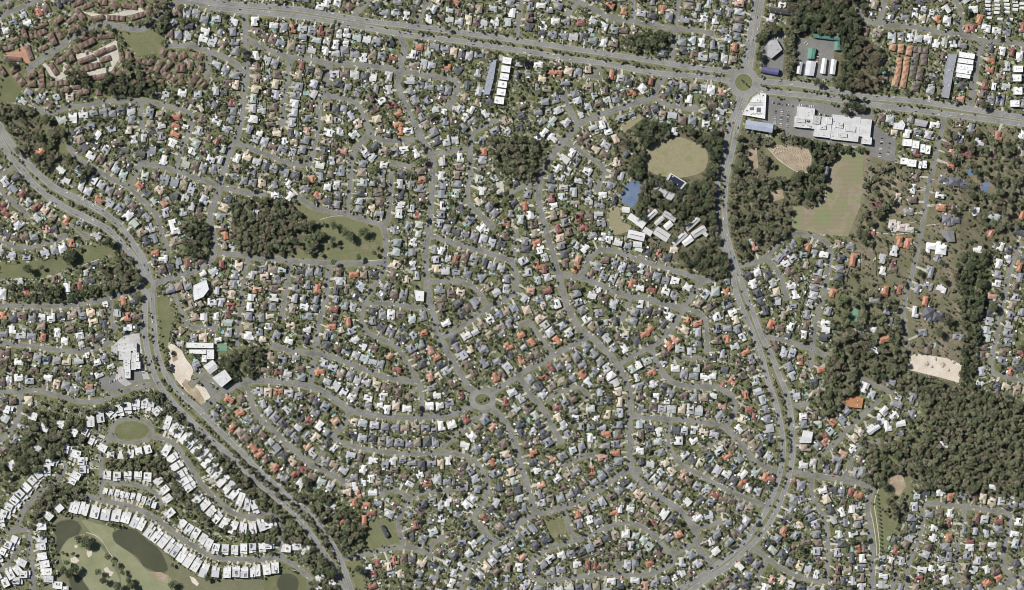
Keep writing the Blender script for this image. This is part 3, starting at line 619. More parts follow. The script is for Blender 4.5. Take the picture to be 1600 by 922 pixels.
def poly_mask(P):
    xs = [p[0] for p in P]; ys = [p[1] for p in P]
    r = win(min(xs), min(ys), max(xs), max(ys))
    if r is None: return None
    sl_, X, Y = r; ins = np.zeros(X.shape, bool)
    for i in range(len(P)):
        (x1, y1), (x2, y2) = P[i-1], P[i]
        if y1 == y2: continue
        c = ((y1 > Y) != (y2 > Y)) & (X < (x2-x1)*(Y-y1)/(y2-y1)+x1)
        ins ^= c
    return sl_, ins
def rectpoly(x, y, l, w_, a):
    ca, sa = math.cos(a), math.sin(a)
    return [(x+u*l/2*ca-v*w_/2*sa, y+u*l/2*sa+v*w_/2*ca) for u, v in ((-1,-1),(1,-1),(1,1),(-1,1))]
def free(mask, P):
    r = poly_mask(P)
    return r is not None and not mask[r[0]][r[1]].any()
def mark(mask, P):
    r = poly_mask(P)
    if r is not None: mask[r[0]][r[1]] = True
nohouse = dist < 0.8
for l in table(PATCHES):
    if l[1] not in ('acreage', 'bush') : mark(nohouse, pts(l[2]))
for l in table(WOODS):
    if float(l[0]) > 0.35: mark(nohouse, pts(l[3]))
noveg = dist < 0.0
built = np.zeros((GH, GW), bool)

# ---------------------------------------------------------------- the ground
def ground_sheet():
    n = 24; L = 9000; bm = MB()
    for i in range(-3, 3):
        for j in range(-3, 3):
            bm.face([(i*L/3, j*L/3, 0), ((i+1)*L/3, j*L/3, 0), ((i+1)*L/3, (j+1)*L/3, 0), (i*L/3, (j+1)*L/3, 0)], (1,1,1), 'yard')
    return tag(link('ground', bm.mesh('ground')), kind='structure')
ground_sheet()
def flat(name, P, z, mat, label=None, kind='structure', rounded=True):
    if rounded:
        P = smooth(P+[P[0]], 6)[:-1]
    V2 = [Vector(W(*p)) for p in P]
    vs, _, fs, _, _, _ = delaunay_2d_cdt(V2, [], [list(range(len(V2)))], 1, 1e-4)
    me = bpy.data.meshes.new(name); me.from_pydata([(v.x, v.y, z) for v in vs], [], [list(f) for f in fs])
    me.materials.append(M[mat]); me.update()
    if len(me.polygons) and me.polygons[0].normal.z < 0: me.flip_normals()
    return tag(link(name, me), label, kind=kind)
ROUNDED = {'ring_lawn', 'golf_fairway', 'golf_rough', 'sand_bunker', 'pond', 'dry_oval', 'golf_green', 'dirt_track'}
for i, (nm, mt, P) in enumerate(table(PATCHES)):
    if mt == 'pond':
        Q = pts(P); cx, cy = sum(p[0] for p in Q)/len(Q), sum(p[1] for p in Q)/len(Q)
        flat('pond_bank', [(cx+(x-cx)*(1+1.6/max(4, math.dist((x, y), (cx, cy)))), cy+(y-cy)*(1+1.6/max(4, math.dist((x, y), (cx, cy))))) for x, y in Q], 0.03+i*0.004-.002, 'bush')
    flat(nm, pts(P), 0.03+i*0.004, mt, rounded=nm in ROUNDED)

def ribbon_polys(P, half):
    """mitred quads along a polyline, neighbours sharing their corners; ends reach half a width further"""
    P = [P[0]]+[q for p, q in zip(P, P[1:]) if math.dist(p, q) > 0.3]
    if len(P) < 2: return []
    closed = math.dist(P[0], P[-1]) < 0.5
    nrm = []
    for p, q in zip(P, P[1:]):
        L = math.dist(p, q); nrm.append((-(q[1]-p[1])/L, (q[0]-p[0])/L))
    Lf, Rt = [], []
    for i, p in enumerate(P):
        a = nrm[i-1] if i > 0 else (nrm[-1] if closed else nrm[0]); b = nrm[i] if i < len(nrm) else (nrm[0] if closed else nrm[-1])
        mx, my = a[0]+b[0], a[1]+b[1]; L = math.hypot(mx, my); mx, my = mx/L, my/L; k = half/max(.6, mx*a[0]+my*a[1])
        ex = 0.0 if closed else (-half*.8 if i == 0 else half*.8 if i == len(P)-1 else 0.0)
        dx, dy = (b[1]*ex, -b[0]*ex)
        Lf.append((p[0]+mx*k+dx, p[1]+my*k+dy)); Rt.append((p[0]-mx*k+dx, p[1]-my*k+dy))
    return [[Lf[i], Rt[i], Rt[i+1], Lf[i+1]] for i in range(len(P)-1)]
def disc(x, y, rx, ry, n=28): return [(x+rx*math.cos(k*2*math.pi/n), y+ry*math.sin(k*2*math.pi/n)) for k in range(n)]
def clip(P, x0, y0, x1, y1):
    """a convex polygon cut to a map tile"""
    for ax, lim, sg in ((0, x0, 1), (0, x1, -1), (1, y0, 1), (1, y1, -1)):
        out = []
        for i in range(len(P)):
            a, b = P[i-1], P[i]; da, db = sg*(a[ax]-lim), sg*(b[ax]-lim)
            if (da < 0) != (db < 0):
                t = da/(da-db); out.append((a[0]+(b[0]-a[0])*t, a[1]+(b[1]-a[1])*t))
            if db >= 0: out.append(b)
        P = out
        if len(P) < 3: return None
    return P
def union_sheet(name, groups, zs, mats, skip=()):
    """groups: [(class, polys)] in rising priority; one planar partition built tile by tile, each class its own mesh"""
    pri = [c for c, _ in groups]; acc = {}
    allp = [(c, P, min(p[0] for p in P), min(p[1] for p in P), max(p[0] for p in P), max(p[1] for p in P)) for c, ps in groups for P in ps]
    TS = 90
    for tx in range(-2, 20):
        for ty in range(-2, 13):
            X0, Y0, X1, Y1 = tx*TS, ty*TS, tx*TS+TS, ty*TS+TS; vs, fs, cls = [], [], []
            for c, P, a, b, d, e in allp:
                if d <= X0 or a >= X1 or e <= Y0 or b >= Y1: continue
                Q = clip(P, X0, Y0, X1, Y1)
                if Q is None: continue
                Q = [W(*p) for p in Q]; n = len(vs)
                if sum(Q[i-1][0]*Q[i][1]-Q[i-1][1]*Q[i][0] for i in range(len(Q))) < 0: Q = Q[::-1]
                vs.extend(Vector(p) for p in Q); fs.append(list(range(n, n+len(Q)))); cls.append(c)
            if not fs: continue
            V, _, F, _, _, fo = delaunay_2d_cdt(vs, [], fs, 1, 1e-3)
            for f, o in zip(F, fo):
                if not o: continue
                k = max((cls[i] for i in o), key=lambda c: pri.index(c)); A = acc.setdefault(k, ([], []))
                n = len(A[0]); A[0].extend((V[i].x, V[i].y, zs[k]) for i in f); A[1].append(list(range(n, n+len(f))))
    for k, (v, f) in acc.items():
        if k in skip: continue
        me = bpy.data.meshes.new(k); me.from_pydata(v, [], f)
        me.materials.append(M[mats[k]]); me.update()
        if me.polygons[0].normal.z < 0: me.flip_normals()
        tag(link(k, me), kind='structure')
allr = streets+arterials
vp = []
for wd, P in streets: vp += ribbon_polys(P, wd/2+2.9)
for wd, P in arterials: vp += ribbon_polys(P, wd/2+4.0)
for x, y in BULBS: vp.append(disc(x, y, 7.4, 7.4, 14))
union_sheet('verge', [('roadside_verge', vp)], {'roadside_verge': 0.30}, {'roadside_verge': 'verge'})
sp, kp, ap = [], [], []
for wd, P in streets: sp += ribbon_polys(P, wd/2); kp += ribbon_polys(P, wd/2+0.35)
for wd, P in arterials: ap += ribbon_polys(P, wd/2); kp += ribbon_polys(P, wd/2+0.4)
for x, y in BULBS: sp.append(disc(x, y, 4.9, 4.9, 14)); kp.append(disc(x, y, 5.3, 5.3, 14))
isl = []
for x, y, rx, ry, wd in ROUND:
    ap.append(disc(x, y, rx+wd, ry+wd, 40)); kp.append(disc(x, y, rx+wd+.5, ry+wd+.5, 40)); isl.append(disc(x, y, rx, ry, 40))
groups = [('kerb', kp), ('street', sp), ('arterial_road', ap), ('island_kerb', isl), ('roundabout_island', [disc(x, y, rx-0.7, ry-0.7, 40) for x, y, rx, ry, wd in ROUND])]
union_sheet('roads', groups, {'kerb': .50, 'street': .38, 'arterial_road': .38, 'island_kerb': .50, 'roundabout_island': .54},
            {'kerb': 'kerb', 'street': 'road', 'arterial_road': 'arterial', 'island_kerb': 'kerb', 'roundabout_island': 'green'})
for l in table(PATHS):
    P = smooth(pts(l[1])); union_sheet('path', [('footpath', ribbon_polys(P, float(l[0])/2))], {'footpath': .34}, {'footpath': 'drive'})
# painted markings: lane lines on the arterials, centre dashes on main streets, ring lines
mk = MB()
def dash(p, q, wid, z=.42):
    L = math.dist(p, q)
    if L < 1e-6: return
    nx, ny = -(q[1]-p[1])/L*wid/2, (q[0]-p[0])/L*wid/2
    mk.face([(*W(p[0]+nx, p[1]+ny), z), (*W(p[0]-nx, p[1]-ny), z), (*W(q[0]-nx, q[1]-ny), z), (*W(q[0]+nx, q[1]+ny), z)][::-1], (1,1,1), 'paint')
def along(P, step):
    """points every step px along a polyline with direction"""
    out = []; acc = 0.0
    for p, q in zip(P, P[1:]):
        L = math.dist(p, q)
        if L < 1e-6: continue
        while acc < L:
            t = acc/L; out.append((p[0]+(q[0]-p[0])*t, p[1]+(q[1]-p[1])*t, (q[0]-p[0])/L, (q[1]-p[1])/L)); acc += step
        acc -= L
    return out
for wd, P in arterials:
    for x, y, ux, uy in along(P, 7.0): dash((x-ux*1.2, y-uy*1.2), (x+ux*1.2, y+uy*1.2), .14)
    for s_ in (-1, 1):
        A = along(P, 4.0)
        for a, b in zip(A, A[1:]):
            o = s_*(wd/2-0.7)
            dash((a[0]-a[3]*o, a[1]+a[2]*o), (b[0]-b[3]*o, b[1]+b[2]*o), .13)
for wd, P in streets:
    if wd >= 8:
        for x, y, ux, uy in along(P, 7.0): dash((x-ux*1.4, y-uy*1.4), (x+ux*1.4, y+uy*1.4), .13, .43)
tag(link('road_markings', mk.mesh('road_markings')), kind='structure')
# ---------------------------------------------------------------- houses
def jit(c, a=0.08, r=rng):
    k = 1+r.uniform(-a, a)
    return tuple(max(0.01, min(0.9, x*k*(1+r.uniform(-a/3, a/3)*(.25 if min(c) > .5 else 1)))) for x in c)
ROOFC = {  # colour word: (base colour, share)
 'white':       ((.64,.64,.63), 7), 'pale grey': ((.42,.43,.44), 19), 'grey': ((.24,.245,.255), 25),
 'blue grey':   ((.235,.245,.265), 8), 'charcoal': ((.09,.092,.10), 13), 'brown': ((.165,.125,.10), 14),
 'cream':       ((.55,.47,.36), 6), 'pale green': ((.40,.435,.40), 4), 'tan': ((.29,.24,.185), 8)}
ORC = {'orange': (.42,.195,.12), 'red brown': (.24,.105,.085), 'salmon': (.47,.28,.21)}
WALLC = [(.62,.57,.48), (.70,.68,.64), (.42,.30,.22), (.35,.34,.33), (.55,.45,.36)]
def pick_roof(r):
    t = r.uniform(0, sum(v[1] for v in ROOFC.values()))
    for k, v in ROOFC.items():
        t -= v[1]
        if t <= 0: return k
    return 'grey'
SOL = (.05,.06,.09)
def solar_rows(mb, x, y, n, m, z, slope, axis=0):
    """panel array lifted a little off a roof plane that falls away from the ridge"""
    for i in range(n):
        for j in range(m):
            x0, y0 = x+i*1.08, y+j*1.72
            za, zb = z-j*1.72*slope, z-(j*1.72+1.62)*slope
            P = [(x0, y0), (x0+1.0, y0), (x0+1.0, y0+1.62), (x0, y0+1.62)]
            mb.face([(P[0][0], P[0][1], za), (P[1][0], P[1][1], za), (P[2][0], P[2][1], zb), (P[3][0], P[3][1], zb)], SOL, 'solar')
def suburban(r, L, D, colname, col=None):
    """L x D metres, long side on local x, street on local -y. returns parts"""
    rc = jit(col or ROOFC[colname][0], 0.12, r); wc = jit(r.choice(WALLC), 0.1, r)
    two = r.random() < 0.3; hw = 5.6 if two else 2.9; e = 0.55
    metal = colname in ('white', 'pale grey', 'pale green', 'blue grey', 'charcoal') and r.random() < 0.45
    k = 0.43 if not metal else r.choice([0.16, 0.26, 0.3])
    gab = metal and r.random() < 0.6
    w, ro, so, pas = MB(), MB(), MB(), []
    d1 = D*r.uniform(0.62, 0.80); y0 = -D/2 + (D-d1)*r.choice([0.0, 1.0, .5])
    mx0, mx1 = -L/2, L/2
    w.box(mx0+e, y0+e, mx1-e, y0+d1-e, 0, hw, wc, 'wall')
    ro.hip(mx0, y0, mx1, y0+d1, hw, d1/2*k, rc, gab)
    wings = []
    if y0 > -D/2+0.5:
        ww = L*r.uniform(.34, .5); sx = r.choice([mx0, mx1-ww]); wings.append((sx, -D/2, sx+ww, y0+d1*.55))
        if r.random() < .5 and ww < L*.45:
            w2 = L*.3; s2 = mx1-w2 if sx == mx0 else mx0; wings.append((s2, y0-D*.12, s2+w2, y0+d1*.5))
    if y0+d1 < D/2-0.5:
        ww = L*r.uniform(.3, .5); sx = r.choice([mx0, mx1-ww]) ; wings.append((sx, y0+d1*.45, sx+ww, D/2))
    for q, (a, b, c, d) in enumerate(wings):
        h2 = hw-(0.02+.013*q) - (2.6 if two and r.random() < .4 else 0); m = min(c-a, d-b)/2
        w.box(a+e+.01*q, b+e+.01*q, c-e-.01*q, d-e-.01*q, 0, h2, wc, 'wall')
        ro.hip(a, b, c, d, h2, m*k*0.97, rc, gab)
    # flat patio or carport roofs in another metal, standing beside the eaves
    for q in range(r.choice([0, 1, 1, 2, 2])):
        pa = MB(); pas.append(pa); pw, pd = r.uniform(3, 6), r.uniform(2.5, 4.5); px = r.uniform(mx0, mx1-pw)
        py = (y0+d1+.05) if q == 0 else (y0-pd-.05)
        pc = jit(r.choice([(.72,.72,.70), (.55,.56,.57), (.8,.79,.76), (.36,.37,.38), rc]), .1, r)
        z = 2.55-.07*q; pa.box(px, py, px+pw, py+pd, z, z+.14, pc)
        for cx, cy in ((px+.15, py+.15), (px+pw-.25, py+.15), (px+pw-.25, py+pd-.25), (px+.15, py+pd-.25)):
            pa.box(cx, cy, cx+.1, cy+.1, 0, z-.01, (.6,.6,.6), 'wall')
    if r.random() < 0.42 and d1 > 6:
        n = r.choice([4, 5, 6, 7]); m = 1 if d1 < 8 else r.choice([1, 2]); ym = y0+d1/2
        x0 = r.uniform(mx0+d1*.42, mx1-d1*.42-n) if L > d1+n+1 else -n/2
        solar_rows(so, x0, ym+.35, n, m, hw+d1/2*k-.35*k+.09, k)
    if r.random() < .4:
        x0 = r.uniform(mx0+2.5, mx1-3.5); ym = y0+d1/2
        ro.box(x0, ym-.9, x0+.8, ym-.1, hw, hw+d1/2*k+.25, (.7,.7,.68))
    out = {'wall': w, 'roof': ro}
    if pas: out['patio_roof'] = pas
    if so.f: out['solar_panels'] = so
    return out
def flat_box(w, ro, x0, y0, x1, y1, h, wc, rc, par=.35, drop=.45):
    w.box(x0, y0, x1, y1, 0, h-drop, wc, 'wall')
    o = [(x0,y0), (x1,y0), (x1,y1), (x0,y1)]; i = [(x0+par,y0+par), (x1-par,y0+par), (x1-par,y1-par), (x0+par,y1-par)]
    for a in range(4):
        b = (a+1) % 4
        ro.face([(*o[a], h-drop), (*o[b], h-drop), (*o[b], h), (*o[a], h)], rc)
        ro.face([(*o[a], h), (*o[b], h), (*i[b], h), (*i[a], h)], rc)
        ro.face([(*i[a], h), (*i[b], h), (*i[b], h-drop+.05), (*i[a], h-drop+.05)], rc)
    ro.face([(*q, h-drop+.05) for q in i], tuple(c*.97 for c in rc))
def villa(r, L, D):
    """flat roofed white villa, deep L on local y, narrow D on local x, street at -y"""
    wc, rc = jit((.62,.61,.58), .08, r), jit(r.choice([(.70,.70,.69), (.66,.66,.65), (.72,.71,.69), (.54,.55,.56), (.70,.70,.70), (.62,.62,.60)]), .06, r); w, ro, so, fl = MB(), MB(), MB(), MB()
    h = r.uniform(6.6, 7.6); cut = r.uniform(.30, .42)*L; yc = -L/2+cut
    flat_box(w, ro, -D/2, yc, D/2, L/2 if r.random() < .5 else L/2-2, h, wc, rc)
    gw = D*r.uniform(.45, .62); s = r.choice([-1, 1]); gx0, gx1 = (-D/2, -D/2+gw) if s < 0 else (D/2-gw, D/2)
    flat_box(w, ro, gx0, -L/2+1.5, gx1, yc-.003, h-r.uniform(1.2, 3.4), wc, jit((.64,.64,.63), .14, r))
    ox0, ox1 = (gx1+.3, D/2-.3) if s < 0 else (-D/2+.3, gx0-.3)
    w.box(ox0, -L/2+.5+cut*.35, ox1, yc-.004, 0, 3.1, wc, 'wall'); ro.box(ox0-.15, -L/2+.3+cut*.35, ox1+.15, yc-.2, 3.11, 3.3, jit((.6,.6,.6), .2, r))
    for _ in range(r.choice([0, 1, 1, 2])):   # long clerestory slots
        sx = r.uniform(-D*.35, D*.3); sy = r.uniform(yc+1, L/2-9); ro.box(sx, sy, sx+.7, sy+r.uniform(4, 7), h-.39, h-.1, (.12,.12,.13))
    if r.random() < .4:   # recessed dark terrace or clerestory well on the main roof
        cw, cl = D*r.uniform(.18, .32), L*r.uniform(.12, .28); cx, cy = r.uniform(-D*.18, D*.1), r.uniform(yc+2, L/2-cl-3)
        cx0, cx1 = cx-cw/2, cx+cw/2
        ro.box(cx0, cy, cx1, cy+cl, h-.4, h-.3, (.16,.16,.17))
        for a in ((cx0-.25, cy-.25, cx0, cy+cl+.25), (cx1, cy-.25, cx1+.25, cy+cl+.25), (cx0+.001, cy-.25, cx1-.001, cy), (cx0+.001, cy+cl, cx1-.001, cy+cl+.25)):
            ro.box(*a, h-.39, h+.55, rc)
    if r.random() < .5:
        ux, uy = r.uniform(-D*.3, D*.2), r.uniform(yc+2, L/2-6); ro.box(ux, uy, ux+r.uniform(2, 3.6), uy+r.uniform(2.5, 5), h-.39, h+r.uniform(.5, 1.3), rc)
    if r.random() < .35:
        n = r.choice([2, 3]); m = r.choice([3, 4, 5]); solar_rows(so, -D*.3, L/2-3-m*1.72, n, m, h+.12, 0.0)
    out = {'wall': w, 'roof': ro}
    if so.f: out['solar_panels'] = so
    return out
def townhouse(r, L, D, col):
    w, ro = MB(), MB(); wc = (.5,.42,.34); k = .42; rc = jit(col, .12, r); n = max(1, int(L/9)); h = 3.0+2.6*(r.random() < .3)
    for i in range(n):
        a, b = -L/2+i*L/n, -L/2+(i+1)*L/n; o = r.uniform(-.7, .7) if n > 1 else 0; hh = h-.03*(i % 2)-.015*i
        w.box(a+.01*i, -D/2+.5+o, b-.01*i, D/2-.5+o, 0, hh, wc, 'wall'); ro.hip(a-.2, -D/2+o, b+.2, D/2+o, hh, D/2*k*.9-.02*i, jit(rc, .06, r), n > 1 and 0 < i < n-1)
    return {'wall': w, 'roof': ro}

things = []      # (root object or None, descriptor, x, y, family)
GROUPS = {'house': 'houses along the suburban streets', 'villa': 'white villas of the golf estate', 'shed': 'small garden sheds behind the houses',
          'pool': 'backyard swimming pools', 'tree': 'large trees of the suburb', 'car': 'cars on the streets and car parks', 'fence': 'timber fences around back yards',
          'town': 'tiled terrace villas in the upper left', 'orange': 'orange tiled terrace villas', 'brown': 'brown terrace villas beside the orange ones', 'cabin': 'small white park cabins in the top right', 'apt': 'white apartment buildings'}
def make_thing(name, cat, desc, fam, parts, x, y, a, z=0.0):
    """a root Empty at the base with one mesh per part; x, y in photo pixels, a in radians counter-clockwise"""
    wx, wy = W(x, y); root = empty(name, (wx, wy, z), a)
    for pn, mb in parts.items():
        if isinstance(mb, list):
            for one in mb: link(pn, one.mesh(pn), root)
        else: link(pn, mb.mesh(pn), root)
    tag(root, None, cat, GROUPS.get(fam)); things.append((root, desc, x, y, fam)); return root
def stuff_name(fam): pass
STUFF = {}
def to_stuff(key, parts, x, y, a, z=0.0):
    wx, wy = W(x, y); mb = STUFF.setdefault(key, MB())
    for q in parts.values():
        for one in (q if isinstance(q, list) else [q]): mb.add(one, wx, wy, z, a)

# --- placing
houses = []    # x, y, L, D (px), screen angle of the long side, colour, front (unit vector to the street)
def near(x, y):
    i, j = int(gi(y)), int(gi(x))
    if 0 <= i < GH and 0 <= j < GW: return dist[i, j], float(ang[i, j])
    return 999, 0
def front_dir(x, y):
    d0 = near(x, y)[0]; best = None
    for k in range(16):
        a = k*math.pi/8; d = near(x+math.cos(a)*4, y+math.sin(a)*4)[0]
        if best is None or d < best[0]: best = (d, a)
    return best[1]
def try_house(x, y, L, D, a, col, gap=1.5, force=False):
    P = rectpoly(x, y, L+gap, D+gap, a)
    if not force and not (free(nohouse, P) and free(built, P)): return False
    if force and not free(built, rectpoly(x, y, L*.6, D*.6, a)): return False
    mark(built, rectpoly(x, y, L+gap*.6, D+gap*.6, a))
    houses.append((x, y, L, D, a, col)); return True
big_rows = table(BIG)
for r_ in big_rows: mark(built, pts(r_[6])); mark(nohouse, pts(r_[6])); mark(noveg, pts(r_[6]))
school = [tuple(float(q) for q in s_.split(',')) for s_ in SCHOOL.split()]
for x, y, l, d_, a, c in school:
    for mm in (built, nohouse, noveg): mark(mm, rectpoly(x, y, l+.6, d_+.6, rad(a)))
terr = []
for fam, data in (('town', TOWN), ('orange', ORVILLA), ('brown', GRVILLA), ('apt', WAPT)):
    for s_ in data.split():
        x, y, l, d_, a = (float(q) for q in s_.split(',')); terr.append((fam, x, y, l, d_, rad(a)))
        for mm in (built, nohouse, noveg): mark(mm, rectpoly(x, y, l+.4, d_+.4, rad(a)))
for x, y in pts(CABIN):
    terr.append(('cabin', x, y, 8.5, 4.2, rad(4)))
    for mm in (built, nohouse, noveg): mark(mm, rectpoly(x, y, 9, 4.6, rad(4)))
mark(nohouse, pts("1535,-20 1605,-20 1605,36 1535,36"))
villas = []
for row in table(VILLAS):
    L, D = float(row[0]), float(row[1]); P = pts(row[3])
    for i, (x, y) in enumerate(P):
        if row[2] != 'n': a = rad(float(row[2]))
        else:
            q0, q1 = P[max(0, i-1)], P[min(len(P)-1, i+1)]; ra = near(x, y)[1]
            a = ra+math.pi/2
        sp_ = min([math.dist((x, y), q) for q in P if q != (x, y)] or [99])
        D_ = min(D, max(6.5, sp_*.93)); villas.append((x, y, L, D_, a))
        for mm in (built, nohouse): mark(mm, rectpoly(x, y, L, D+.8, a))
        mark(noveg, rectpoly(x, y, L-1, D-1, a))
# zones where the villa estate keeps ordinary houses out
ESTATE = pts("60,625 250,612 262,628 330,690 400,760 470,825 515,890 500,930 -60,930 -60,740 20,735 60,700 110,690 130,660")
mark(nohouse, ESTATE)
TOWNZ = pts("0,70 60,40 110,25 120,-5 250,-5 262,30 240,60 262,78 330,82 322,135 300,140 220,128 150,146 60,140 0,110")
mark(nohouse, TOWNZ); mark(nohouse, pts("1388,68 1425,70 1450,72 1445,150 1390,140")); mark(nohouse, pts("775,88 803,88 803,165 775,165")); mark(nohouse, pts("1496,78 1524,78 1520,128 1494,125"))
mark(nohouse, pts("1405,215 1462,222 1455,265 1400,262"))
ACRE = pts("1335,240 1462,258 1470,190 1610,200 1610,385 1545,392 1520,600 1420,570 1300,545 1312,470 1330,380")
acre_mask = np.zeros((GH, GW), bool); mark(acre_mask, ACRE)
hardno = dist < 0.8
for l in table(PATCHES):
    if l[1] not in ('acreage', 'bush', 'green'): mark(hardno, pts(l[2]))
for r_ in big_rows: mark(hardno, pts(r_[6]))
TOWNP = pts("0,70 60,40 110,25 120,-5 250,-5 262,30 240,60 262,78 330,82 322,135 300,140 220,128 150,146 60,140 0,110")
tm = np.zeros((GH, GW), bool); mark(tm, TOWNP); rt = random.Random(12)
for k in range(4000):
    x, y = rt.uniform(0, 330), rt.uniform(0, 146); i, j = int(gi(y)), int(gi(x))
    if not tm[i, j] or dist[i, j] < 4 or hardno[i, j] or built[i, j]: continue
    l, d_ = rt.uniform(12, 22), rt.uniform(7, 8.5); a = float(ang[i, j])+rt.choice([0, math.pi/2, 0])
    if free(built, rectpoly(x, y, l+2.4, d_+3.2, a)) and free(hardno, rectpoly(x, y, l, d_, a)):
        terr.append(('town', x, y, l, d_, a)); mark(built, rectpoly(x, y, l, d_, a)); mark(noveg, rectpoly(x, y, l*.8, d_*.8, a))
def hand(s_, colf):
    for x, y in pts(s_):
        d, ra = near(x, y); a = ra + (math.pi/2 if rng.random() < .55 else 0)
        L, D = rng.uniform(12, 15), rng.uniform(9.5, 11.5)
        for k in (1, .85, .7):
            if free(hardno, rectpoly(x, y, L*k*.8, D*k*.8, a)) and try_house(x, y, L*k, D*k, a, colf(), force=True): break
for col_, s_ in (('white', ACH_W), ('grey', ACH_G), ('brown', ACH_B), ('orange', ACH_O)):
    for x, y in pts(s_):
        L, D = rng.uniform(13, 19), rng.uniform(10, 13); a = near(x, y)[1]+rng.choice([0, math.pi/2])
        if free(hardno, rectpoly(x, y, L*.8, D*.8, a)): try_house(x, y, L, D, a, col_, force=True)
hand(ORANGE, lambda: rng.choice(['orange', 'orange', 'salmon', 'orange']))
hand(REDB, lambda: rng.choice(['red brown', 'red brown', 'brown']))
hand(WHITES, lambda: 'white')
rd = nohouse.copy()
for wd, P in sorted(streets, key=lambda q: -q[0])+arterials:
    art = (wd, P) in arterials
    if P[0][0] < 300 and P[0][1] > 640 and P[-1][1] > 640: continue
    for sgn in (-1, 1):
        nxt = 0.0
        for x, y, ux, uy in along(P, 1.0):
            nxt -= 1.0
            if nxt > 0: continue
            L, D = rng.uniform(12.5, 17), rng.uniform(10.3, 13)
            deep = rng.random() < .55
            if deep: fr, de = D, L      # narrow side to the street
            else: fr, de = min(L, 14.5), D
            off = wd/2+(5.5 if not art else 7.5)+rng.uniform(0, 1.6)+de/2
            cx, cy = x-uy*sgn*off, y+ux*sgn*off
            if not (-45 < cx < 1645 and -45 < cy < 967): continue
            if acre_mask[min(GH-1, int(gi(cy))), min(GW-1, int(gi(cx)))]: continue
            a = math.atan2(uy, ux)
            if try_house(cx, cy, fr, de, a, None, .8): nxt = fr+rng.uniform(0.9, 2.1)
            else: nxt = 1.5
# back lots and battle-axe lots: darts in what is left
for k in range(42000):
    x, y = rng.uniform(-45, 1645), rng.uniform(-45, 967)
    i, j = int(gi(y)), int(gi(x))
    if built[i, j] or nohouse[i, j]: continue
    d, a = dist[i, j], float(ang[i, j])
    if d < 5 or d > (80 if acre_mask[i, j] else 44): continue
    if acre_mask[i, j]:
        if rng.random() > .25: continue
        L, D = rng.uniform(13, 22), rng.uniform(10, 14)
        try_house(x, y, L, D, a+rng.choice([0, math.pi/2]), rng.choice(['charcoal', 'white', 'grey', 'cream', 'red brown', 'brown', 'pale grey', 'orange']), 6); continue
    t = k/42000
    L, D = (rng.uniform(11.5, 15), rng.uniform(9.5, 11.5)) if t < .6 else (rng.uniform(9, 12), rng.uniform(8, 10))
    try_house(x, y, L, D, a+rng.choice([0, 0, 0, math.pi/2]), None, 2.4 if t < .6 else 1.8)
print('houses placed', len(houses), 'villas', len(villas))
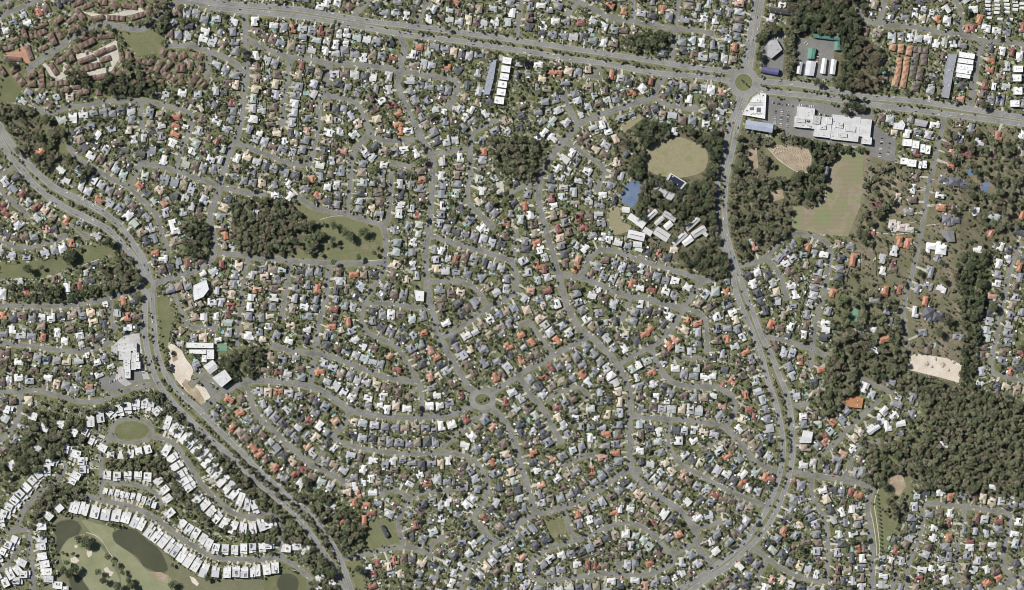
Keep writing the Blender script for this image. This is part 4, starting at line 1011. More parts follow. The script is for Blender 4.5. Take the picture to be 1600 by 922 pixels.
# ---------------------------------------------------------------- build the houses
inframe = lambda x, y, m=2: -m < x < 1600+m and -m < y < 922+m
for h in houses: mark(noveg, rectpoly(h[0], h[1], h[2]*.84, h[3]*.84, h[4]))
hs = []
for (x, y, L, D, a, col) in houses:
    col = col or pick_roof(rng)
    hs.append((x, y, L, D, a, col))
order = sorted(range(len(hs)), key=lambda i: -(hs[i][2]*hs[i][3]) if inframe(hs[i][0], hs[i][1], -4) else 0)
solo = set(order[:300])
DRV = MB(); YARD = []
fence_list, shed_list, pool_list, car_list = [], [], [], []
for i, (x, y, L, D, a, col) in enumerate(hs):
    f = front_dir(x, y); wa = -a                      # screen angle -> world angle
    # local -y should face the street: test and flip
    lx, ly = math.cos(wa-math.pi/2), math.sin(wa-math.pi/2)     # world dir of local -y
    if lx*math.cos(f)-ly*math.sin(f) < 0: wa += math.pi
    rr = random.Random(i*31+5)
    base = ORC.get(col); parts = suburban(rr, L*S, D*S, 'tile' if base else col, base or ROOFC[col][0])
    desc = {'tan': 'tan'}.get(col, col)+' roofed house'
    if i in solo: make_thing('house', 'house', desc, 'house', parts, x, y, wa)
    else: to_stuff('house', parts, x, y, wa); things.append((None, desc, x, y, 'house'))
    # driveway from the house to the road
    d0 = near(x, y)[0]
    if d0 < 26:
        dx, dy = math.cos(f), math.sin(f); nx, ny = -dy, dx; o = rr.uniform(-.32, .32)*min(L, D); wd_ = rr.uniform(1.3, 2.4)
        x0, y0 = x+nx*o+dx*2, y+ny*o+dy*2; z = .56+(i % 37)*.004; c = (1,1,1)
        P = [(x0-nx*wd_, y0-ny*wd_), (x0+nx*wd_, y0+ny*wd_), (x0+nx*wd_*.8+dx*(d0-1.8), y0+ny*wd_*.8+dy*(d0-1.8)), (x0-nx*wd_*.8+dx*(d0-1.8), y0-ny*wd_*.8+dy*(d0-1.8))]
        P = [(*W(*p), z) for p in P]
        DRV.face(P if (Vector(P[1])-Vector(P[0])).cross(Vector(P[2])-Vector(P[1])).z > 0 else P[::-1], c, 'drive')
    # paved terrace
    bx, by = x-math.cos(f)*(D*.5+2)+rr.uniform(-3, 3), y-math.sin(f)*(D*.5+2)+rr.uniform(-3, 3)
    if rr.random() < .5:
        P = [(*W(*p), .16+(i % 41)*.003) for p in rectpoly(bx, by, rr.uniform(2.5, 5.5), rr.uniform(2, 3.5), a)][::-1]
        DRV.face(P, (1,1,1), rr.choice(['drive', 'paving']))
    q = (bx+rr.uniform(-3, 3), by+rr.uniform(-3, 3))
    if inframe(*q, -6):
        if rr.random() < .30 and free(built, rectpoly(*q, 4.5, 3.2, a)) and near(*q)[0] > 4: pool_list.append((*q, rr.uniform(3.2, 5.4), rr.uniform(2, 2.8), a)); mark(built, rectpoly(*q, 4.5, 3, a)); mark(noveg, rectpoly(*q, 4.5, 3, a))
        elif rr.random() < .5 and free(built, rectpoly(*q, 2.6, 2.6, a)) and near(*q)[0] > 3: shed_list.append((*q, rr.uniform(2, 4), rr.uniform(1.7, 2.8), a)); mark(built, rectpoly(*q, 3, 2.6, a))
    if rr.random() < .55: fence_list.append((x, y, L, D, a, f))
    if d0 < 22 and rr.random() < .35: car_list.append((x+math.cos(f)*(d0-1)+rr.uniform(-2, 2), y+math.sin(f)*(d0-1)+rr.uniform(-1, 1), -f+rr.uniform(-.1, .1)))
for i, (x, y, L, D, a) in enumerate(villas):
    d0 = near(x, y)[0]
    if d0 > 34: continue
    rr = random.Random(i+44); f = front_dir(x, y); dx, dy = math.cos(f), math.sin(f); nx, ny = -dy, dx
    for o in ([-D*.22] if rr.random() < .5 else [-D*.25, D*.28]):
        w2 = rr.uniform(1.5, 2.3); x0, y0 = x+nx*o+dx*4, y+ny*o+dy*4; e = d0-4.6; z = .56+(i % 31)*.004+(.002 if o > 0 else 0)
        if e < 1: continue
        P = [(*W(*p), z) for p in [(x0-nx*w2, y0-ny*w2), (x0+nx*w2, y0+ny*w2), (x0+nx*w2+dx*e, y0+ny*w2+dy*e), (x0-nx*w2+dx*e, y0-ny*w2+dy*e)]]
        DRV.face(P if (Vector(P[1])-Vector(P[0])).cross(Vector(P[2])-Vector(P[1])).z > 0 else P[::-1], (1,1,1), rr.choice(['drive', 'paving']))
tag(link('driveways', DRV.mesh('driveways')), kind='structure')
for i, (x, y, L, D, a) in enumerate(villas):
    rr = random.Random(900+i); wa = -a+math.pi/2
    f = front_dir(x, y) if near(x, y)[0] < 60 else 0
    lx, ly = math.cos(wa-math.pi/2), math.sin(wa-math.pi/2)
    if lx*math.cos(f)-ly*math.sin(f) < 0: wa += math.pi
    make_thing('villa', 'villa', 'white flat roofed villa', 'villa', villa(rr, L*S, D*S), x, y, -a-math.pi/2 if False else wa-0, 0)
cols = {'town': (.175,.118,.09), 'orange': (.40,.235,.15), 'brown': (.135,.11,.098)}
nm = {'town': ('terrace_villa', 'villa', 'brown tiled terrace villa'), 'orange': ('terrace_villa', 'villa', 'orange tiled terrace villa'), 'brown': ('terrace_villa', 'villa', 'dark brown terrace villa'), 'cabin': ('park_cabin', 'cabin', 'small white park cabin'), 'apt': ('apartment_building', 'apartment building', 'white flat roofed apartment block')}
for i, (fam, x, y, l, d_, a) in enumerate(terr):
    rr = random.Random(50+i)
    if fam == 'cabin':
        w_, ro = MB(), MB(); w_.box(-l*S/2+.3, -d_*S/2+.3, l*S/2-.3, d_*S/2-.3, 0, 2.8, (.6,.6,.57), 'wall'); ro.hip(-l*S/2, -d_*S/2, l*S/2, d_*S/2, 2.8, .7, jit((.66,.66,.65), .1, rr), True); parts = {'wall': w_, 'roof': ro}
    elif fam == 'apt':
        w_, ro = MB(), MB(); flat_box(w_, ro, -l*S/2, -d_*S/2, l*S/2, d_*S/2, rr.uniform(7, 8.5), (.7,.69,.66), jit((.80,.80,.79), .04, rr))
        for q in range(3):
            u, v = rr.uniform(-l*S*.35, l*S*.25), rr.uniform(-d_*S*.3, d_*S*.15); ro.box(u, v, u+rr.uniform(1.2, 2.5), v+rr.uniform(1, 2), 6.7, 8.6+q*.1, (.6,.6,.6))
        parts = {'wall': w_, 'roof': ro}
    else: parts = townhouse(rr, l*S, d_*S, cols[fam])
    n_, c_, de = nm[fam]; make_thing(n_, c_, de, fam, parts, x, y, -a)
# ---------------------------------------------------------------- big buildings
def area_(P): return abs(sum(P[i-1][0]*P[i][1]-P[i][0]*P[i-1][1] for i in range(len(P))))/2
def inset(P, k):
    cx, cy = sum(p[0] for p in P)/len(P), sum(p[1] for p in P)/len(P)
    return [(cx+(x-cx)*k, cy+(y-cy)*k) for x, y in P]
def ridge_roof(ro, Q, z, h, col, ribs=0, vault=False):
    """gabled or vaulted roof over a four-sided footprint, ridge along its longer side"""
    A, B, D, E = Q[:4]
    if math.dist(A, B) < math.dist(B, D): A, B, D, E = B, D, E, A
    n = 8 if vault else 2; rows = []
    for k in range(n+1):
        t = k/n; zz = z+(h*math.sin(math.pi*t) if vault else h*(1-abs(2*t-1)))
        rows.append(((A[0]+(E[0]-A[0])*t, A[1]+(E[1]-A[1])*t, zz), (B[0]+(D[0]-B[0])*t, B[1]+(D[1]-B[1])*t, zz)))
    for (p, q), (r2, s2) in zip(rows, rows[1:]): ro.face([p, q, s2, r2], col)
    ro.face([r[0] for r in rows][::-1], col); ro.face([r[1] for r in rows], col)
def big_building(name, label, cat, col, h, kind, P, extra=0):
    cx, cy = sum(p[0] for p in P)/len(P), sum(p[1] for p in P)/len(P); wx, wy = W(cx, cy)
    Q = [(W(*p)[0]-wx, W(*p)[1]-wy) for p in P]
    ar = sum(Q[i-1][0]*Q[i][1]-Q[i-1][1]*Q[i][0] for i in range(len(Q)))
    if ar < 0: Q = Q[::-1]
    rr = random.Random(name+str(cx)); w_, ro, rv, so_ = MB(), MB(), MB(), MB(); wc = tuple(min(.7, c*.8+.1) for c in col)
    root = empty(name, (wx, wy, 0)); tag(root, label, cat)
    if kind != 'f' and len(Q) == 4:
        w_.prism(inset(Q, .97), 0, h-.02, wc, 'wall'); ridge_roof(ro, Q, h, 1.6 if kind == 'g' else 3.2, col, vault=kind == 'v')
        A, B, D, E = Q if math.dist(Q[0], Q[1]) >= math.dist(Q[1], Q[2]) else (Q[1], Q[2], Q[3], Q[0])
        for k in range(1, 5):       # translucent roof sheets
            t = k/5; bx, by = A[0]+(B[0]-A[0])*t, A[1]+(B[1]-A[1])*t; ex, ey = E[0]+(D[0]-E[0])*t, E[1]+(D[1]-E[1])*t
            if kind == 'g' and rr.random() < .6:
                px, py = bx+(ex-bx)*.25, by+(ey-by)*.25; rv.box(px-.5, py-.5, px+.5, py+.5, h+.3, h+1.6, (.6,.6,.6))
    else:
        w_.prism(Q, 0, h-.5, wc, 'wall'); q2 = inset(Q, .965)
        n = len(Q)
        for i in range(n):
            j = (i+1) % n
            ro.face([(*Q[i], h-.5), (*Q[j], h-.5), (*Q[j], h), (*Q[i], h)], col); ro.face([(*Q[i], h), (*Q[j], h), (*q2[j], h), (*q2[i], h)], col)
            ro.face([(*q2[i], h), (*q2[j], h), (*q2[j], h-.4), (*q2[i], h-.4)], col)
        ro.face([(*p, h-.4) for p in q2], tuple(c*.96 for c in col))
        for k in range(max(2, int(abs(ar)/2/220))):
            t, u = rr.random(), rr.random(); q = inset(Q, .6*math.sqrt(u)); p = q[int(t*len(q)) % len(q)]
            px, py = p; sx, sy = rr.uniform(1.2, 3), rr.uniform(1, 2.4); rv.box(px-sx/2, py-sy/2, px+sx/2, py+sy/2, h-.39, h+rr.uniform(.4, 1.2), (.55,.55,.55))
    link('wall', w_.mesh('wall'), root); ro.m = ['bigroof']*len(ro.m); link('roof', ro.mesh('roof'), root)
    if rv.f: link('roof_vent', rv.mesh('roof_vent'), root)
    return root, Q
for r_ in big_rows:
    col = tuple(float(c) for c in r_[3].split(','))
    if r_[0] == 'estate_house':
        P_ = pts(r_[6]); mx = sum(p[0] for p in P_)/len(P_), sum(p[1] for p in P_)/len(P_)
        e = max(((math.dist(P_[i-1], P_[i]), P_[i-1], P_[i]) for i in range(len(P_))), key=lambda q: q[0]); ln = e[0]; ea = math.atan2(e[2][1]-e[1][1], e[2][0]-e[1][0])
        wd_ = min(ln*.75, area_(P_)/ln*1.15); root = empty('estate_house', (*W(*mx), 0), -ea); tag(root, r_[1], r_[2]); rr = random.Random(len(r_[1])*7); n_ = 2 if ln < 34 else 3
        for q in range(n_):        # joined hipped wings along the long side
            for pn, mb in suburban(rr, ln*S/n_*1.12, wd_*S*(1.0 if q % 2 else .8), 'tile', col).items():
                for one in (mb if isinstance(mb, list) else [mb]):
                    t_ = MB(); t_.add(one, (-ln/2+ln/n_*(q+.5))*S, (q % 2)*1.6-.8, -.03*q); link(pn, t_.mesh(pn), root)
        continue
    root, Q = big_building(r_[0], r_[1], r_[2], col, float(r_[4]), r_[5], pts(r_[6]))
    if r_[0] == 'school_hall':
        s_ = MB(); q = inset(Q, .78); s_.prism(q, 9.15, 9.3, (.04,.04,.05), 'solar'); link('solar_panels', s_.mesh('solar_panels'), root)
    if r_[0] == 'retail_pavilion':
        s_ = MB(); ro = MB(); x0, y0 = -12, -20
        for a_, b_, c_, d_ in ((-11, 2, 16, 3.2), (-11, 6.2, 16, 7.4), (-10, -8, -2, -2), (4, -12, 12, -3)): s_.box(a_, b_, c_, d_, 7.05, 7.3, (.12,.12,.13))
        link('roof_slot', s_.mesh('roof_slot'), root)
        for k in range(9): ro.box(-8+k*2.3, -17+(k % 3)*1.3, -6.8+k*2.3, -15.5+(k % 3)*1.3, 6.6, 8, (.35,.35,.35))
        link('roof_vent', ro.mesh('roof_vent'), root)
SCHL = "white school block with plain roof"
for i, (x, y, l, d_, a, c) in enumerate(school):
    w_, ro, rv = MB(), MB(), MB(); h = 4.4+(i % 3)*1.1; L_, D_ = l*S, d_*S
    w_.box(-L_/2+.5, -D_/2+.5, L_/2-.5, D_/2-.5, 0, h, (.55,.52,.46), 'wall'); ro.hip(-L_/2, -D_/2, L_/2, D_/2, h, min(L_, D_)*.09, (c*.86, c*.86, c*.845), True)
    if l > 20: rv.box(-L_*.36, -.5, L_*.36, .5, h, h+min(L_, D_)*.09+.5, (.1,.1,.11))
    parts = {'wall': w_, 'roof': ro}
    if rv.f: parts['ridge_vent'] = rv
    GROUPS['school'] = 'roofs of the school beside the dry oval'
    tone = 'bright white' if c >= .7 else 'pale grey' if c >= .57 else 'mid grey'
    make_thing('school_block', 'school building', tone+(' long' if l > 20 else '')+' school block', 'school', parts, x, y, -rad(a))
# shopping centre: one building of several roof levels
def levels(name, label, cat, boxes, origin, tilt):
    root = empty(name, (*W(*origin), 0), rad(tilt)); tag(root, label, cat); w_, rs = MB(), []
    for k, (x0, y0, x1, y1, h, c) in enumerate(boxes):
        x0, x1, y0, y1 = x0*S, x1*S, -y1*S, -y0*S; ro = MB(); z0 = 0 if h < 8.2 else 6.0
        flat_box(w_, ro, x0+.002*k, y0+.002*k, x1-.002*k, y1-.002*k, h, (.6,.59,.57), (c*1.02, c*1.02, c*1.01)); ro.m = ['bigroof']*len(ro.m); link('roof', ro.mesh('roof'), root)
    rv = MB(); rr = random.Random(4)
    for k in range(34):
        b = rr.choice(boxes); x, y = rr.uniform(b[0]+1, b[2]-2)*S, -rr.uniform(b[1]+1, b[3]-2)*S; rv.box(x, y, x+rr.uniform(.8, 2.4), y+rr.uniform(.8, 1.8), b[4]-.41, b[4]+.9, (.4,.4,.4))
    link('roof_vent', rv.mesh('roof_vent'), root); link('wall', w_.mesh('wall'), root); return root
levels('shopping_centre', 'largest building, a white multi level shopping centre beside its car park', 'shopping centre',
       [(-62,-13,-30,4,7.2,.60), (-59.5,-9,-46,-4,9.0,.62), (-30,-17,-4,15.5,7.6,.64), (-34,-17,-22,-4,9.6,.50), (-22,-4,-12,3,9.2,.62), (-4,-22,40,17,7.0,.62), (2,-10,14,-2,8.8,.64), (-12,-16,-4,-6,9.0,.66), (40,-20,58,8,7.4,.64), (46,8,61,19,8.4,.70), (18,-6,34,2,8.6,.62), (8,6,22,12,8.5,.60), (-44,-1,-36,3.5,8.9,.66)],
       (1302, 201), -6)
for mm in (built, noveg, nohouse): mark(mm, pts("1241,184 1274,166 1360,190 1366,226 1240,210"))
levels('shopping_centre', 'white stepped shopping centre roof beside the curving left arterial', 'shopping centre',
       [(-16,-24,8,-12,7,.62), (-14,-12,5,2,7.4,.60), (-7,2,4,17,6.8,.66), (-5,17,4.5,31,7.6,.68), (8,-24,14,-9,7.2,.66), (5,-9,13,18,6.4,.58), (12,-9,18,4,9.5,.78), (13,5,20,16,9.0,.76), (-26,-20,-16,-5,5.6,.46)],
       (200, 560), 0)
for mm in (built, noveg, nohouse): mark(mm, pts("183,536 215,535 221,577 207,592 195,592 190,560"))
# ---------------------------------------------------------------- pools, sheds, fences, cars
for i, (x, y, l, d_, a) in enumerate(pool_list):
    p_, cop = MB(), MB(); L_, D_ = l*S/2, d_*S/2
    cop.box(-L_-.9, -D_-.9, L_+.9, D_+.9, 0, .40, (1,1,1), 'paving'); p_.box(-L_, -D_, L_, D_, .2, .43, (1,1,1), 'poolwater')
    parts = {'paved_edge': cop, 'water': p_}
    if i < 300: make_thing('swimming_pool', 'swimming pool', 'small turquoise pool', 'pool', parts, x, y, -a)
for i, (x, y, l, d_, a) in enumerate(shed_list):
    rr = random.Random(i+77); w_, ro = MB(), MB(); L_, D_ = l*S, d_*S; c = rr.choice([(.7,.7,.68), (.5,.5,.5), (.75,.74,.7), (.3,.36,.3), (.35,.3,.26)])
    w_.box(-L_/2+.1, -D_/2+.1, L_/2-.1, D_/2-.1, 0, 2.1, jit((.5,.48,.42), .2, rr), 'wall'); ro.hip(-L_/2, -D_/2, L_/2, D_/2, 2.1, .5, c, True)
    de = {(.7,.7,.68): 'white', (.5,.5,.5): 'grey', (.75,.74,.7): 'pale', (.3,.36,.3): 'green', (.35,.3,.26): 'brown'}[c]+' roofed garden shed'
    if i < 300: make_thing('garden_shed', 'shed', de, 'shed', {'wall': w_, 'roof': ro}, x, y, -a)
    else: to_stuff('garden_shed', {'wall': w_, 'roof': ro}, x, y, -a)
def fence_parts(L, D, rr):
    f = MB(); c = jit(rr.choice([(.13,.10,.075), (.2,.17,.13), (.1,.1,.1), (.3,.28,.22)]), .2, rr); w_ = (L+2.6)*S/2; d0 = 0.0; d1 = (D/2+rr.uniform(3, 6))*S; t = .09
    f.box(-w_, d0, -w_+t, d1, 0, 1.8, c, 'fence'); f.box(w_-t, d0, w_, d1, 0, 1.8, c, 'fence'); f.box(-w_+t, d1-t, w_-t, d1, 0, 1.8, c, 'fence')
    return {'fence_panel': f}
fence_list.sort(key=lambda q: -(q[2]+q[3]) if inframe(q[0], q[1], -4) else 0)
for i, (x, y, L, D, a, f) in enumerate(fence_list):
    rr = random.Random(i+3000); wa = -f-math.pi/2+math.pi   # local +y away from the street
    wa = math.atan2(-math.sin(f), math.cos(f))+math.pi/2
    fr = L if abs(math.cos(a-f)) < .7 else D; de = D if fr == L else L
    parts = fence_parts(fr, de, rr)
    if i < 300:
        wx, wy = W(x, y); o = link('boundary_fence', parts['fence_panel'].mesh('boundary_fence'), None, (wx, wy, 0), wa); tag(o, None, 'fence', GROUPS['fence'])
        things.append((o, 'timber back yard fence', x, y, 'fence'))
    else: to_stuff('boundary_fence', parts, x, y, wa)
CARC = {'white': (.75,.75,.75), 'silver': (.45,.46,.48), 'black': (.03,.03,.035), 'grey': (.16,.165,.17), 'red': (.35,.04,.03), 'blue': (.06,.1,.25)}
def car_parts(c):
    b, g, wh = MB(), MB(), []
    b.prism([(-2.25,-.88), (2.1,-.88), (2.3,-.6), (2.3,.6), (2.1,.88), (-2.25,.88)], .35, .95, c, 'carpaint')
    n0 = [(-1.7,-.8), (1.0,-.8), (1.0,.8), (-1.7,.8)]; n1 = [(-1.35,-.62), (.35,-.62), (.35,.62), (-1.35,.62)]
    for k in range(4): g.face([(*n0[k], .951), (*n0[(k+1)%4], .951), (*n1[(k+1)%4], 1.42), (*n1[k], 1.42)], (1,1,1), 'glass')
    b.face([(*p, 1.421) for p in n1], c, 'carpaint')
    for x in (-1.4, 1.4):
        for y in (-.92, .72):
            q = MB(); q.prism([(x+.33*math.cos(t*math.pi/4), .33+.33*math.sin(t*math.pi/4)) for t in range(8)], y, y+.2, (.02,.02,.02), 'glass')
            q.v = [(a, c2, b2) for a, b2, c2 in q.v]; q.f = [f[::-1] for f in q.f]; wh.append(q)
    return {'body': b, 'window': g, 'wheel': wh}
car_proto = {}
def place_car(x, y, wa, col, z=.5):
    wx, wy = W(x, y)
    if col not in car_proto:
        o = make_thing('car', 'car', col+' car', 'car', car_parts(CARC[col]), x, y, wa, z); car_proto[col] = o; return o
    p = car_proto[col]; r_ = p.copy(); C.objects.link(r_); r_.location = (wx, wy, z); r_.rotation_euler = (0, 0, wa)
    for ch in [q for q in p.children if q.name.split('.')[0] in ('body', 'window', 'wheel')][:6]:
        c_ = ch.copy(); C.objects.link(c_); c_.parent = r_
    things.append((r_, col+' car', x, y, 'car')); return r_
spots = []
for wd, P in arterials:
    for x, y, ux, uy in along(P, 9.0):
        if rng.random() < .3 and inframe(x, y, -3): o = rng.choice([-1.9, 1.9]); spots.append((x-uy*o, y+ux*o, math.atan2(-uy, ux), .39))
for wd, P in streets:
    for x, y, ux, uy in along(P, 11.0):
        if rng.random() < .16 and inframe(x, y, -3): o = rng.choice([-1, 1])*(wd/2-.9); spots.append((x-uy*o, y+ux*o, math.atan2(-uy, ux), .39))
rng.shuffle(spots)
# car parks: rows of bays
rows = [(1206,160,1240,166,14), (1212,172,1210,198,9), (1222,170,1219,204,11), (1232,172,1229,206,11), (1248,164,1272,167,9), (1276,178,1300,183,9), (1378,215,1374,246,12), (1390,222,1386,246,7), (170,598,195,588,7), (222,545,224,585,8), (1257,66,1262,70,3), (1278,80,1276,100,8), (306,590,318,604,6), (1200,60,1225,60,6), (1425,242,1452,247,6)]
for x0, y0, x1, y1, n in rows:
    for k in range(n):
        t = (k+.5)/n
        if rng.random() < .75: spots.append((x0+(x1-x0)*t, y0+(y1-y0)*t, math.atan2(-(y1-y0), x1-x0)+math.pi/2, .30))
rng.shuffle(car_list)
spots = spots[-130:]+spots[:-130]+[(x, y, a, .72) for x, y, a in car_list if inframe(x, y, -3)]
for x, y, a, z in spots[:298]:
    place_car(x, y, a, rng.choices(list(CARC), [36, 22, 14, 20, 2, 6])[0], z)
for x, y, a, z in spots[298:1300]: to_stuff('car', car_parts(CARC[rng.choices(list(CARC), [36, 22, 14, 20, 2, 6])[0]]), x, y, a, z)

# dirt bike track: humped lanes of pale clay
tr = empty('bike_track', (*W(1236, 248), 0)); tag(tr, 'dirt bike track of pale humped lanes beside the trees', 'bike track')
for k, l_ in enumerate(["1212,240 1225,236 1240,244 1256,252", "1216,246 1230,250 1245,258 1256,262", "1222,232 1238,234 1252,240 1262,246", "1264,236 1268,246 1266,258", "1208,238 1212,232 1222,230"]):
    mb = MB()
    for x, y, ux, uy in along(smooth(pts(l_)), 2.6):
        P = rectpoly(x, y, 2.0, 3.0, math.atan2(uy, ux)); Q = [(W(*p)[0]-W(1236,248)[0], W(*p)[1]-W(1236,248)[1]) for p in P]
        c = sum(q[0] for q in Q)/4, sum(q[1] for q in Q)/4
        for a_ in range(4):
            p, q = Q[a_], Q[(a_+1) % 4]; mb.face([(*p, .3), (*q, .3), (*c, 1.5)][::-1], (.42,.36,.27), 'wall')
    link('track_lane', mb.mesh('track_lane'), tr)
# building site: graders' spoil heaps and machines
for k, (x, y) in enumerate([(1448,568), (1456,573), (1473,570), (1482,578), (1462,561), (1490,566)]):
    hp = MB(); rr = random.Random(k); R_ = rr.uniform(3, 6); ring = [(R_*rr.uniform(.7, 1.2)*math.cos(t*.7), R_*rr.uniform(.7, 1.2)*math.sin(t*.7)) for t in range(9)]
    for a_ in range(9):
        p, q = ring[a_], ring[(a_+1) % 9]; hp.face([(*p, .2), (*q, .2), (q[0]*.4, q[1]*.4, 1.6), (p[0]*.4, p[1]*.4, 1.6)], jit((.40,.34,.28), .2, rr), 'wall'); hp.face([(q[0]*.4, q[1]*.4, 1.6), (0, 0, 2.1), (p[0]*.4, p[1]*.4, 1.6)], (.45,.38,.3), 'wall')
    o = link('spoil_heap', hp.mesh('spoil_heap'), None, (*W(x, y), 0)); GROUPS['heap'] = 'spoil heaps on the sandy building site'; tag(o, None, 'spoil heap', GROUPS['heap']); things.append((o, 'heap of spoil', x, y, 'heap'))
# ---------------------------------------------------------------- trees
def crown_template(seed, n, lumps, flat_=0.72):
    """n leaf clumps as triangles spread over several lobes of a unit crown; returns (n,3,3)"""
    g = np.random.default_rng(seed)
    cen = g.normal(size=(lumps, 3)); cen /= np.linalg.norm(cen, axis=1)[:, None]; cen *= g.uniform(.25, .62, (lumps, 1)); cen[:, 2] = np.abs(cen[:, 2])*.8
    rad_ = g.uniform(.28, .48, lumps)
    k = g.integers(0, lumps, n); d = g.normal(size=(n, 3)); d /= np.linalg.norm(d, axis=1)[:, None]
    d[:, 2] = np.where(d[:, 2] < -.3, -d[:, 2], d[:, 2])
    c = cen[k]+d*rad_[k][:, None]*g.uniform(.6, 1.08, (n, 1))
    nrm = d*1.0+g.normal(size=(n, 3))*.55; nrm /= np.linalg.norm(nrm, axis=1)[:, None]
    u = np.cross(nrm, g.normal(size=(n, 3))); u /= np.linalg.norm(u, axis=1)[:, None]; v = np.cross(nrm, u)
    s_ = g.uniform(.75, 1.35, (n, 1))*2.45/math.sqrt(n)
    T = np.stack([c+u*s_, c-u*s_*.5+v*s_*.87, c-u*s_*.5-v*s_*.87], axis=1)
    T[:, :, 2] *= flat_; return T.astype(np.float32)
TPL = {'big': [crown_template(i, 230, 8) for i in range(10)], 'mid': [crown_template(40+i, 110, 5) for i in range(10)], 'small': [crown_template(80+i, 36, 3) for i in range(8)]}
LEAFC = {'g': [(.150,.165,.088), (.18,.185,.110), (.125,.142,.072), (.195,.185,.122), (.105,.122,.060), (.17,.155,.10)],
         'd': [(.062,.080,.038), (.08,.098,.046), (.052,.068,.032), (.095,.112,.052), (.095,.102,.056)],
         'b': [(.13,.105,.068), (.115,.098,.06), (.145,.118,.082)],
         'l': [(.12,.145,.045), (.14,.15,.06), (.11,.13,.05)]}
KW = {'g': 'olive green gum tree', 'd': 'dark green leafy tree', 'b': 'brownish thin crowned tree', 'l': 'light green bushy tree'}
trees = []     # x, y, r px, kind
cover = np.zeros((GH, GW), bool)
def inside(P):
    r = poly_mask(P); m = np.zeros((GH, GW), bool)
    if r is not None: m[r[0]][r[1]] = True
    return m
def paint_disc(mask, x, y, r):
    q = win(x-r, y-r, x+r, y+r)
    if q is None: return
    s_, X, Y = q; mask[s_][(X-x)**2+(Y-y)**2 < r*r] = True
def area(P): return abs(sum(P[i-1][0]*P[i][1]-P[i][0]*P[i-1][1] for i in range(len(P))))/2
lawn = np.zeros((GH, GW), bool)
for l in table(PATCHES):
    if l[1] not in ('bush', 'acreage'): mark(lawn, pts(l[2]))
    if l[1] in ('oval', 'pitch', 'sand', 'pond', 'court', 'carpark', 'fairway', 'dirt', 'greencourt', 'paving', 'redpaving'): mark(noveg, pts(l[2]))
for l in table(WOODS):
    P = pts(l[3]); den, sz = float(l[0]), float(l[1]); xs = [p[0] for p in P]; ys = [p[1] for p in P]; m = inside(P); n = int(area(P)*den/(sz*sz*1.0)); c = 0; t = 0
    while c < n and t < n*12:
        t += 1; x, y = rng.uniform(min(xs), max(xs)), rng.uniform(min(ys), max(ys)); i, j = int(gi(y)), int(gi(x))
        if not (0 <= i < GH and 0 <= j < GW) or not m[i, j] or noveg[i, j]: continue
        if math.sin(x*.13+1.3*math.sin(y*.11))*math.sin(y*.15+1.7*math.sin(x*.09)) > .62-.5*(1-min(1, den)) and rng.random() < .8: continue
        r = sz*rng.choice([.55, .75, .9, 1.0, 1.2, 1.5])*rng.uniform(.85, 1.15)*.88; k = l[2] if rng.random() < .68 else rng.choice('gdgb')
        trees.append((x, y, r, k)); paint_disc(cover, x, y, r*.8); c += 1
        if rng.random() < .3: trees.append((x+rng.uniform(-4, 4), y+rng.uniform(-4, 4), rng.uniform(1.2, 2.4), rng.choice('glgb')))
# single trees that stand out: x y r
for x, y, r, k in [(110,401,15,'d'), (112,402,10,'d'), (172,378,11,'d'), (45,420,9,'d'), (66,418,5,'d'), (1379,756,10,'d'), (133,845,11,'d'), (140,848,9,'d'), (126,842,8,'d'), (1334,165,10,'d'), (1321,175,9,'d'), (1343,170,7,'d'),
                 (522,352,8,'d'), (546,370,9,'d'), (569,363,10,'d'), (540,362,8,'g'), (561,402,6,'d'), (585,396,5,'d'), (592,388,4,'d'), (522,410,6,'d'), (462,378,7,'d'), (490,385,8,'g'), (486,350,9,'g'),
                 (563,888,9,'d'), (512,888,13,'d'), (505,878,10,'d'), (520,895,9,'d'), (270,882,4,'d'), (1535,165,8,'d'), (1332,152,5,'g'), (18,100,7,'d'), (30,235,8,'g'), (818,95,9,'d'), (808,92,7,'d'), (380,80,7,'d'), (387,90,7,'d'), (1275,128,7,'d'), (1283,133,5,'d'),
                 (1020,62,8,'d'), (1035,60,8,'d'), (1012,70,7,'d'), (1490,330,7,'d'), (1550,480,9,'d'), (1480,500,11,'d'), (1465,520,8,'d'), (170,868,6,'g'), (180,880,6,'g'), (192,892,6,'d'), (203,905,7,'d'), (206,915,8,'d'), (186,915,9,'d'), (162,905,7,'d'), (155,893,6,'d'), (110,895,9,'d'), (120,888,8,'d'), (100,890,7,'d'), (105,878,6,'g'), (115,865,4,'d'), (100,863,4,'d'), (270,912,8,'d'), (345,865,3,'d'),
                 (1162,129,2.2,'d'), (1158,125,1.8,'l'), (1167,133,2,'d'), (754,624,3,'l'), (760,622,2.4,'d'), (748,626,2,'g'), (1262,190,3,'g'), (700,45,5,'d'), (525,35,4,'d'), (1400,800,6,'g'), (1395,790,7,'b'), (1398,808,6,'g'), (1378,795,3,'d'), (1370,877,5,'l')]:
    trees.append((x, y, r, k)); paint_disc(cover, x, y, r*.8)
# medians and verges of the arterials
for wd, P in arterials:
    for x, y, ux, uy in along(P, 6.0):
        for sg in (-1, 1):
            o = wd/2+rng.uniform(2.2, 4.6); cx, cy = x-uy*o*sg, y+ux*o*sg
            d = near(cx, cy)[0]
            if d > 1.2 and rng.random() < .36: trees.append((cx, cy, rng.uniform(1.6, 3.4), rng.choice('ddg'))); paint_disc(cover, cx, cy, 2)
